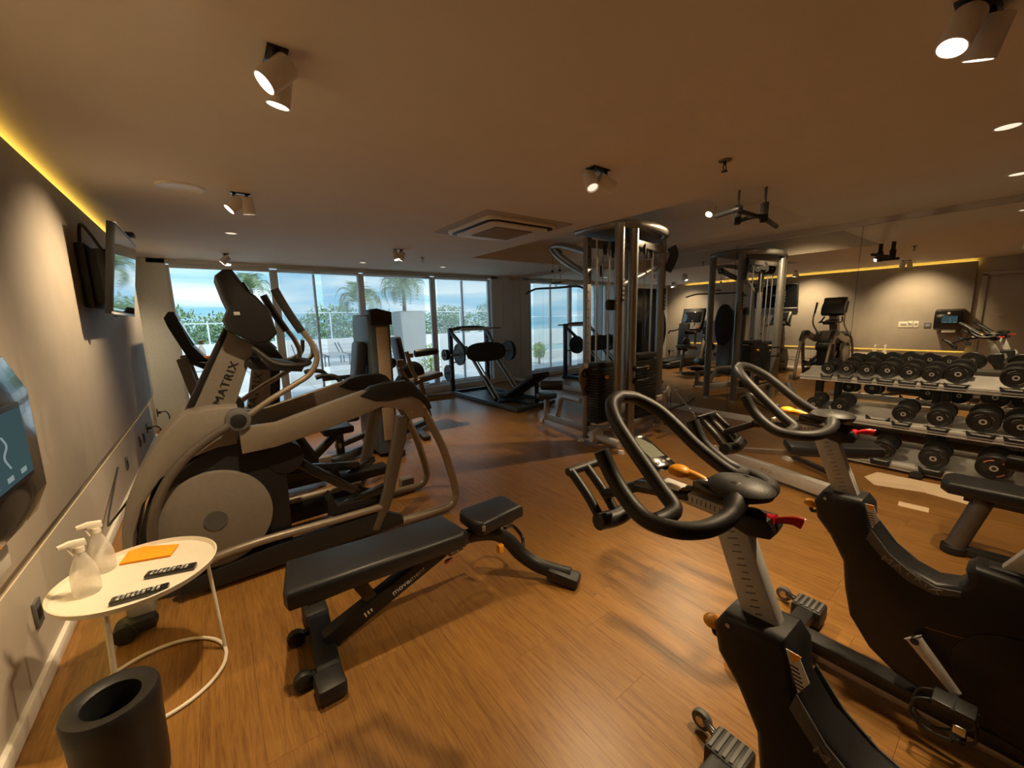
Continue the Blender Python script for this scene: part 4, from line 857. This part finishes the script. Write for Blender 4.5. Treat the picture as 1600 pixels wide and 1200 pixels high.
# ------------------------------------------------------------------ low exercise bike behind the elliptical
t = thing('exercise_bike', 'low exercise bike with a champagne mast, mostly hidden behind the elliptical trainer', 'exercise bike', (.5, 4.2, 0))
ms = MB().prism([(.16, .55), (.36, .55), (.43, 1.22), (.30, 1.22)], 4.13, 4.27, bev=.02).build('mast', 'champagne_plastic', t)
p0, p1 = V((.23, 4.125, .78)), V((.34, 4.125, 1.15)); dx = p1-p0
text_mb('MATRIX', .085, frame_mtx((p0+p1)/2, dx, dx.cross(V((0, 1, 0)))), .001, 1.05, 1.1).build('lettering', 'ink', ms)
MB().prism([(.36, .55), (.43, .55), (.50, 1.20), (.43, 1.20)], 4.14, 4.26, bev=.01).build('mast_spine', 'black_plastic', t)
k_ = MB().prism([(.24, 1.50), (.30, 1.54), (.44, 1.38), (.52, 1.24), (.44, 1.20), (.30, 1.24)], 4.0, 4.40, bev=.02).build('console', 'black_plastic', t)
MB().beam((.325, 4.2, 1.525), (.475, 4.2, 1.335), .32, .008, .001, upv=(1, 0, .8)).build('display', 'screen_glass', k_)
MB().tube([(.40, 3.98, 1.22), (.60, 3.92, 1.20), (.72, 3.95, 1.26), (.74, 3.98, 1.38)], .018).build('handlebar', 'black_rubber', t)
MB().tube([(.40, 4.42, 1.22), (.60, 4.48, 1.20), (.72, 4.45, 1.26), (.74, 4.42, 1.38)], .018).build('handlebar', 'black_rubber', t)
MB().prism([(.02, .10), (-.02, .35), (.10, .60), (.40, .62), (.62, .50), (.72, .30), (.70, .10)], 4.08, 4.32, bev=.04, seg=3).build('body_shroud', 'black_plastic', t)
MB().prism([(4.02, .50), (4.02, .565), (4.38, .565), (4.38, .50)], .76, 1.04, axis='x', bev=.025).build('seat_pad', 'black_vinyl', t)
MB().beam((.62, 4.2, .22), (.95, 4.2, .50), .07, .07, .01, upv=(0, 1, 0)).build('seat_tube', 'dark_iron', t)
for yy in (4.02, 4.38): MB().box((.50, yy, .30), (.11, .08, .03), bev=.006).build('pedal', 'dark_iron', t)
MB().box((.0, 4.2, .05), (.10, .60, .08), bev=.02).build('front_foot', 'champagne_plastic', t)
MB().box((1.05, 4.2, .05), (.10, .50, .08), bev=.02).build('rear_foot', 'champagne_plastic', t)
MB().beam((0, 4.2, .06), (1.05, 4.2, .06), .08, .06, .01).build('base_beam', 'dark_iron', t)

t.location += V((-.03, -.15, 0))
# ------------------------------------------------------------------ treadmill by the window
t = thing('treadmill', 'treadmill with a black console facing the room, beside the left end of the windows', 'treadmill', (.5, 6.7, 0))
MB().prism([(-.35, .04), (-.35, .20), (-.15, .26), (.0, .22), (1.55, .16), (1.60, .12), (1.60, .04)], 6.30, 7.12, bev=.02).build('deck', 'black_plastic', t)
MB().box((.82, 6.71, .205), (1.45, .50, .012), bev=.003).build('belt', 'black_rubber', t)
for yy in (6.33, 7.09):
    MB().beam((-.02, yy, .215), (1.55, yy, .185), .09, .03, .008).build('side_rail', 'champagne_plastic', t)
    MB().beam((-.12, yy, .10), (-.30, yy, 1.15), .07, .11, .015, upv=(1, 0, 0)).build('upright', 'champagne_plastic', t)
    MB().tube([(-.25, yy, 1.10), (-.05, yy, 1.06), (.25, yy, 1.03), (.42, yy, 1.03), (.46, yy, .95)], .022).build('handrail', 'black_rubber', t)
pts = [(262, 487), (255, 497), (262, 512), (300, 570), (320, 578), (328, 566), (300, 540), (272, 487)]
k_ = MB().prism([(p.x, p.z) for p in (at(u, v, y=6.35) for u, v in pts)], 6.36, 7.06, bev=.015).build('console', 'black_plastic', t)
a, b_ = at(273, 492, y=6.4), at(303, 540, y=6.4); a.y = b_.y = 6.71
MB().beam(a, b_, .56, .012, .003, upv=(1, 0, .6)).build('display', 'screen_glass', k_)
tr = MB().prism([(-.26, 1.07), (-.26, 1.12), (-.02, 1.12), (0, 1.09), (-.02, 1.07)], 6.36, 7.06, bev=.01).build('tray', 'black_plastic', t)
bottle((-.10, 6.62, 1.122), .4, 'spray bottle standing on the treadmill console tray'); bpy.context.view_layer.update()
c = (-.08, 6.44, 1.122); solo(MB().box((c[0], c[1], 1.132), (.14, .10, .016), .3, .007).box((c[0]+.02, c[1]+.02, 1.147), (.09, .07, .018), .8, .008), 'cleaning_cloth', 'orange_cloth', 'crumpled orange cloth on the treadmill console tray', 'cloth', origin=c)

# ------------------------------------------------------------------ television and dispenser on the left wall
t = thing('television', 'flat black television tilted down from a bracket on the left wall', 'television', (-.62, 4.5, 1.6))
ta, tb = V((-.432, 0, 2.27)), V((-.525, 0, 1.635)); dz = (tb-ta).normalized(); nx = V((-dz.z, 0, dz.x))
def tvbox(y0, y1, f0, f1, o0, o1, name, m, par, bev=.003):
    A = ta+(tb-ta)*f0; B = ta+(tb-ta)*f1
    poly = [(A.x+nx.x*o0, A.z+nx.z*o0), (A.x+nx.x*o1, A.z+nx.z*o1), (B.x+nx.x*o1, B.z+nx.z*o1), (B.x+nx.x*o0, B.z+nx.z*o0)]
    return MB().prism(poly, y0, y1, bev=bev).build(name, m, par)
tvb = tvbox(4.0, 5.05, 0, 1, -.045, -.002, 'housing', 'black_plastic', t, .006)
tvbox(4.012, 5.038, .025, .965, -.004, .0005, 'screen', 'screen_glass', t, 0)
tvbox(4.0, 5.05, .975, 1.0, -.01, .003, 'bottom_bezel', 'silver_paint', t, .001); tvbox(4.0, 5.05, 0, .012, -.01, .003, 'top_bezel', 'silver_paint', t, .001)
MB().box((-.67, 4.50, 1.92), (.05, .50, .46), bev=.006).build('wall_bracket', 'ink', t)
for yy in (4.32, 4.68): MB().box((-.60, yy, 1.92), (.13, .05, .40), bev=.006).build('tilt_arm', 'ink', t)
MB().box((-.56, 4.5, 1.96), (.06, .60, .30), bev=.01).build('rear_box', 'ink', t)
MB().tube([(-.55, 4.2, 2.1), (-.60, 4.15, 2.22), (-.64, 4.2, 2.26), (-.67, 4.28, 2.10), (-.66, 4.35, 1.95)], .010).build('cable', 'ink', t)
MB().box((-.45, 4.75, 2.31), (.09, .12, .03), bev=.005).build('top_sensor', 'ink', t)
MB().box((-.525, 4.12, 1.622), (.02, .06, .012), bev=.002).build('logo_tab', 'ink', t)

t = thing('towel_dispenser', 'black wall-mounted paper towel dispenser with a teal screen, at the left picture edge', 'dispenser', (-.55, 1.2, 1.0))
sh = [(-.70, 1.10), (-.44, 1.08), (-.375, 1.11), (-.352, 1.17), (-.350, 1.40), (-.375, 1.475), (-.44, 1.51), (-.70, 1.52)]
MB().prism(sh, 1.02, 1.43, bev=.03, seg=4).build('case', 'black_gloss', t)
MB().box((-.3495, 1.20, 1.30), (.006, .25, .165), bev=.002).build('screen_bezel', 'ink', t)
s_ = MB().box((-.3455, 1.20, 1.30), (.004, .225, .142), bev=.001).build('screen', 'screen_blue', t)
MB().cyl((-.351, 1.22, 1.43), (-.347, 1.22, 1.43), .022, seg=24).build('badge', 'white_paint', t)
MB().tube([(-.3425, 1.20, 1.265), (-.342, 1.18, 1.29), (-.342, 1.20, 1.31), (-.342, 1.185, 1.33)], .0015).build('screen_mark', 'screen_mark', s_)
for k in range(3): MB().box((-.3430, 1.12+.07*k, 1.245), (.001, .028, .01)).build('screen_button', 'screen_mark', s_)
MB().box((-.43, 1.20, 1.06), (.06, .20, .06), bev=.004).build('paper_towel', 'white_paint', t)
# small wall fittings (on the left wall, some seen only in the mirror)
def wallbox(y, z, w_, h, name, m, lab, cat, grp=None, x=-.70, d=.014):
    o = solo(MB().box((x+d/2, y, z), (d, w_, h), bev=.003), name, m, lab, cat, grp, origin=(x, y, z-h/2)); return o
VX = 2*XM-XL
for (u, v, w_, h, name, m, lab) in ((1412, 507, .17, .13, 'thermostat', 'cream', 'white air conditioning control panel on the left wall, seen in the mirror'), (1422.5, 506.5, .08, .14, 'light_switch', 'cream', 'white light switch next to the control panel, seen in the mirror'), (1431.5, 506.5, .08, .14, 'light_switch', 'cream', 'white blank switch plate right of the other switch, seen in the mirror'), (1449.5, 508.5, .11, .12, 'wall_plate', 'dark_grey', 'dark square wall plate beside the towel dispenser, seen in the mirror')):
    p = at(u, v, x=VX); o = wallbox(p.y, p.z, w_, h, name, m, lab, 'switch')
    MB().box((-.684, p.y, p.z), (.003, w_*.6, h*.4), bev=.001).build('face', 'print_grey', o)
for (u, v, lab) in ((218, 690, 'dark wall socket on the lower left wall above the far end of the elliptical'), (224, 684, 'dark wall socket right beside the other one on the lower left wall'), (197, 724, 'single dark wall socket on the lower left wall near the table'), (56, 958, 'dark wall socket on the lower left wall behind the waste bin'), (229, 669, 'dark wall socket with the nearer black plug in it'), (245, 645, 'dark wall socket with the farther black plug in it')):
    p = at(u, v, x=-.75); o = wallbox(p.y, p.z, .075, .115, 'wall_socket', 'dark_grey', lab, 'socket', 'sockets on the lower left wall', x=-.75, d=.012)
    MB().box((-.737, p.y, p.z), (.003, .045, .05), bev=.001).build('face', 'ink', o)
for (u, v, lab) in ((229, 669, 'nearer black plug and cord on the lower left wall'), (245, 645, 'farther black plug and cord on the lower left wall')):
    p = at(u, v, x=-.735)
    solo(MB().cyl((-.735, p.y, p.z), (-.69, p.y, p.z), .018, seg=14).tube([(-.70, p.y, p.z), (-.64, p.y+.03, p.z), (-.61, p.y+.06, p.z-.08), (-.62, p.y+.06, p.z-.25), (-.62, p.y+.0, .02)], .007), 'power_plug', 'ink', lab, 'plug', 'plugs on the lower left wall', origin=(-.735, p.y, p.z))

# ------------------------------------------------------------------ ceiling fittings
cs = [at(682, 366, z=HC-.02), at(757, 331, z=HC-.02), at(893, 355, z=HC-.02), at(800, 378, z=HC-.02)]
cc = sum(cs, V())/4
t = thing('ceiling_air_conditioner', 'square white cassette air conditioner in the middle of the ceiling', 'air conditioner', (cc.x, cc.y, HC))
def rsq(h, r, n=6):
    out = []
    for cx, cy, a0 in ((h-r, h-r, 0), (-h+r, h-r, 90), (-h+r, -h+r, 180), (h-r, -h+r, 270)):
        for k in range(n+1):
            a = math.radians(a0+90*k/n); out.append((cc.x+cx+r*math.cos(a), cc.y+cy+r*math.sin(a)))
    return out
MB().prism(rsq(.56, .02, 2), HC-.006, HC+.01, axis='z').build('ceiling_patch', 'wall_plain', t)
MB().prism(rsq(.46, .10), HC-.035, HC, axis='z', bev=.012).build('panel', 'white_paint', t)
MB().prism(rsq(.43, .10), HC-.042, HC-.030, axis='z', bev=.004).build('air_slot', 'ink', t)
MB().prism(rsq(.385, .08), HC-.058, HC-.030, axis='z', bev=.008).build('centre_panel', 'white_paint', t)
gr = MB().prism(rsq(.25, .01, 1), HC-.062, HC-.055, axis='z', bev=.002).build('grille', 'champagne_dark', t)
for k in range(24): MB().box((cc.x, cc.y-.235+.0204*k, HC-.064), (.48, .006, .006)).build('grille_bar', 'wall_plain', gr)
c = at(282, 292, z=HC); t = solo(MB().lathe([(0, -.004), (.115, -.008), (.128, -.016), (.140, -.012), (.146, 0)], (c.x, c.y, HC), 40), 'ceiling_speaker', 'white_paint', 'round white ceiling speaker near the left wall', 'speaker', origin=(c.x, c.y, HC))
for px, lab in (((1133, 250), 'brass sprinkler head on the ceiling between the twin spotlight and pull-up bars'), ((897, 383), 'brass sprinkler head beside the top of the cable machine'), ((660, 402), 'small sprinkler head on the ceiling near the windows')):
    c = at(*px, z=HC); t = thing('sprinkler', lab, 'sprinkler', (c.x, c.y, HC), 'sprinkler heads')
    MB().cyl((c.x, c.y, HC-.008), (c.x, c.y, HC), .038, r2=.042, seg=24).build('escutcheon', 'champagne', t)
    MB().cyl((c.x, c.y, HC-.03), (c.x, c.y, HC), .010, seg=12).build('nozzle', 'dark_iron', t)
    MB().tube([(c.x-.004, c.y, HC-.028), (c.x-.02, c.y, HC-.045), (c.x-.005, c.y, HC-.068)], .003).tube([(c.x+.004, c.y, HC-.028), (c.x+.02, c.y, HC-.045), (c.x+.005, c.y, HC-.068)], .003).build('yoke', 'dark_iron', t)
    MB().cyl((c.x, c.y, HC-.072), (c.x, c.y, HC-.068), .020, seg=18).build('deflector', 'dark_iron', t)
b1 = at(1155, 298, z=HC); b2 = at(1197, 293, z=HC)
t = thing('pull_up_bars', 'black pull-up handles hanging from two steel brackets on the ceiling', 'pull-up bar', ((b1.x+b2.x)/2, (b1.y+b2.y)/2, HC))
zb = 2.315
dv = (b2-b1).normalized()
for b_ in (b1, b2):
    MB().beam((b_.x, b_.y, HC), (b_.x, b_.y, zb+.09), .012, .062, .001, upv=dv.cross(V((0, 0, 1)))).build('bracket', 'dark_iron', t)
    MB().beam((b_.x, b_.y, zb+.10), (b_.x, b_.y, zb-.05), .05, .062, .006, upv=dv.cross(V((0, 0, 1)))).build('clamp', 'ink', t)
def B3(u, v, zz=zb): return at(u, v, z=zz)
MB().tube([B3(1119, 337), B3(1150, 327), B3(1158, 326)], .022, n=3).build('grip', 'black_rubber', t)
MB().tube([B3(1156, 330), B3(1176, 336), B3(1195, 341)], .017, n=3).build('cross_bar', 'black_rubber', t)
MB().tube([B3(1155, 345), B3(1175, 339), B3(1193, 337)], .017, n=3).build('grip', 'black_rubber', t)
MB().tube([B3(1194, 341), B3(1203, 347), B3(1213, 354)], .020, n=3).build('grip', 'black_rubber', t)

# ------------------------------------------------------------------ terrace outside
tr = MB().box((3, 15, -.12), (26, 13.8, .16)).build('terrace', 'paving'); tag(tr, kind='structure')
for i in range(14):
    for j in range(9): 
        o = MB().box((-3.6+i*1.0, 8.6+j*1.0, -.02), (.985, .985, .04), bev=.006) if (i+j) == 0 else None
        if o: o0 = o.build('paver', 'paving', tr); base0 = o0
        else:
            q = bpy.data.objects.new('paver', base0.data); C.objects.link(q); q.parent = tr; q.location = base0.location+V((i*1.0, j*1.0, 0))
tag(MB().box((2.5, 11.2, .16), (9, .45, .34), bev=.02).build('terrace_step', 'paving'), 'low white masonry step across the terrace behind the windows', 'step')
tag(MB().box((4, 60, -2.2), (300, 60, .1)).build('sea', 'sea'), kind='structure')
tag(MB().box((4, 17.5, .46), (30, .3, .9), bev=.02).build('terrace_wall', 'paving'), 'low white parapet wall under the glass railing', 'wall')
t = thing('glass_railing', 'glass balustrade with slim white posts along the terrace edge', 'railing', (4, 17.5, .91))
for k in range(13):
    x = -8+k*2.0; zt = 1.62 if x < 1.5 else 1.95
    MB().box((x, 17.5, (.91+zt)/2), (.05, .05, zt-.91), bev=.004).build('post', 'frame_white', t)
    zt2 = 1.62 if x < 1 else 1.95
    MB().box((x+1, 17.5, (.95+zt2)/2), (1.94, .012, zt2-.97)).build('glass_panel', 'window_glass', t)
    MB().box((x+1, 17.5, zt2), (2.0, .06, .035), bev=.004).build('hand_rail', 'frame_white', t)
def leaf_blob(name, lab, c, sc, n, m, leaf=.09, cat='shrub', grp=None):
    t = thing(name, lab, cat, (c[0], c[1], -.04), grp)
    bm = bmesh.new(); rnd = random.Random(int(c[0]*100+c[1]*7))
    for _ in range(n):
        u = V((rnd.gauss(0, 1), rnd.gauss(0, 1), rnd.gauss(0, 1))).normalized()*(rnd.random()**.35)
        p = V((c[0]+u.x*sc[0], c[1]+u.y*sc[1], c[2]+u.z*sc[2]))
        a = V((rnd.gauss(0, 1), rnd.gauss(0, 1), rnd.gauss(0, 1))).normalized(); b = a.orthogonal().normalized()
        L = leaf*(.6+rnd.random())
        bm.faces.new([bm.verts.new(q) for q in (p, p+a*L*.5+b*L*.22, p+a*L, p+a*L*.5-b*L*.22)])
    mb = MB(); mb.bm.free(); mb.bm = bm; tag(mb.build('leaves', m, t), kind='stuff')
    MB().cyl((c[0], c[1], -.04), (c[0], c[1], c[2]), .04, r2=.02, seg=8).build('stem', 'bark', t)
for (x, y, z, sx, sz, lab) in ((-1.8, 20, 1.3, 2.0, 1.15, 'dense green hedge beyond the railing at the far left window'), (1.2, 21, 1.2, 1.7, 1.0, 'green bush beyond the railing behind the elliptical console'), (5.3, 22, 1.25, 1.8, 1.25, 'green bush beyond the railing in the second window'), (7.6, 21, 1.1, 1.3, .95, 'green bush beyond the railing left of the planters'), (11.2, 21, 1.3, 1.9, 1.1, 'green bush beyond the railing behind the leg press'), (14.8, 21, 1.5, 1.8, 1.3, 'green bush beyond the railing at the right end of the windows')):
    leaf_blob('bush', lab, (x, y, z), (sx, 1.0, sz), 2600, 'foliage', .16)
for (x, y, z, s, lab) in ((3.15, 10.2, .46, .22, 'yellow-green shrub on the terrace left of the chest press tower'), (4.9, 10.3, .50, .30, 'yellow-green shrub on the terrace behind the leg curl machine'), (7.4, 9.6, .6, .42, 'tall yellow-green shrub outside the right end of the windows')):
    leaf_blob('shrub', lab, (x, y, z), (s, s, s*1.3), 500, 'foliage_light', .07)
# palms: one frond mesh shared by every frond
def frond_mesh():
    bm = bmesh.new(); n = 16; P = [V((0, .0+t_*1.15*math.cos(t_*.9)*.95, .42*math.sin(t_*2.5)-.45*t_*t_)) for t_ in [k/n for k in range(n+1)]]
    for k in range(1, n+1):
        L = .34*math.sin(PI*min(1, .12+k/n*.86))+.05; p = P[k]; d = (P[k]-P[k-1]).normalized()
        for s in (-1, 1):
            e = p+V((s*L*.8, 0, -.25*L))+d*L*.55; w_ = d*.022
            bm.faces.new([bm.verts.new(q) for q in (p-w_*.6, p+w_, e)])
    for k in range(n):
        a, b = P[k], P[k+1]; w_ = V((.012*(1-k/n)+.003, 0, 0)); bm.faces.new([bm.verts.new(q) for q in (a-w_, a+w_, b+w_, b-w_)])
    me = bpy.data.meshes.new('frond'); bm.to_mesh(me); bm.free(); me.materials.append(M['palm_green']); return me
fm = frond_mesh()
for (px, yd, s, zb_, lab) in (((630, 452), 14.0, 1.2, 1.88, 'larger palm in a pale planter on the terrace, in the third window'), ((562, 472), 14.6, 1.1, 1.78, 'smaller palm in a pale planter behind the paired mullions'), ((392, 452), 15, .8, .0, 'palm behind the elliptical trainer console, in the first window')):
    c = at(*px, y=yd); t = thing('palm', lab, 'palm', (c.x, c.y, zb_))
    MB().cyl((c.x, c.y, zb_+.02 if zb_ else 0), (c.x, c.y, c.z), .07, r2=.05, seg=12).build('trunk', 'bark', t)
    rnd = random.Random(int(px[0]))
    for k in range(30):
        q = bpy.data.objects.new('frond', fm); C.objects.link(q); q.parent = t; q.location = (0, 0, c.z-zb_)
        el = math.radians(rnd.choice((50, 30, 12, -5, -25))+rnd.uniform(-8, 8)); q.rotation_euler = (el, 0, k*2.4); sc_ = s*rnd.uniform(.8, 1.1); q.scale = (sc_,)*3
for (px, yd, w_, zt, lab) in (((642, 487), 14.0, .95, 1.88, 'large pale square planter under the bigger palm'), ((575, 492), 14.6, .62, 1.78, 'narrower pale planter under the smaller palm')):
    c = at(*px, y=yd); t = thing('planter', lab, 'planter', (c.x-.1, yd, .26))
    MB().prism([(c.x-.1-w_*.42, .26), (c.x-.1+w_*.42, .26), (c.x-.1+w_*.5, zt), (c.x-.1+w_*.46, zt), (c.x-.1-w_*.46, zt), (c.x-.1-w_*.5, zt)], yd-w_*.45, yd+w_*.45, bev=.02).build('pot', 'planter_stone', t)
    MB().box((c.x-.1, yd, zt+.005), (w_*.85, w_*.8, .02)).build('soil', 'bark', t)
def lounger_():
    t = thing('sun_lounger', 'x', 'lounger', (0, 0, 0), 'sun loungers on the terrace')
    for s in (-.3, .3): MB().beam((s, 0, .3), (s, 1.2, .3), .03, .04, .004).beam((s, 1.2, .3), (s, 1.75, .62), .03, .04, .004).build('side_frame', 'dark_grey', t)
    for k in range(14):
        y, z = (k*.11, .325) if k < 11 else (1.21+(k-11)*.2, .34+(k-11)*.11)
        MB().box((0, y+.03, z), (.6, .05, .012), bev=.002).build('slat', 'lounger', t)
    for s in (-.3, .3):
        for y in (.1, 1.15): MB().box((s, y, .14), (.03, .03, .28), bev=.003).build('leg', 'dark_grey', t)
    return t
l0 = lounger_()
for k in range(4):
    o = l0 if k == 0 else copy_tree(l0)
    o.location = (2.35+.70*k, 12.6, .26); o.rotation_euler = (0, 0, 0); o['label'] = ['leftmost', 'second from the left', 'second from the right', 'rightmost'][k]+' of the four sun loungers beyond the terrace step'
tag(MB().box((5, 14.6, .12), (7.4, 4.4, .28), bev=.02).build('sun_deck', 'paving'), 'raised white deck under the sun loungers', 'deck')
c = at(292, 563, z=.02); tag(MB().box((-2.3, 14.6, .0), (3.2, 4.6, .08)).build('pool', 'pool_water'), 'strip of turquoise pool water at the far left window', 'pool')
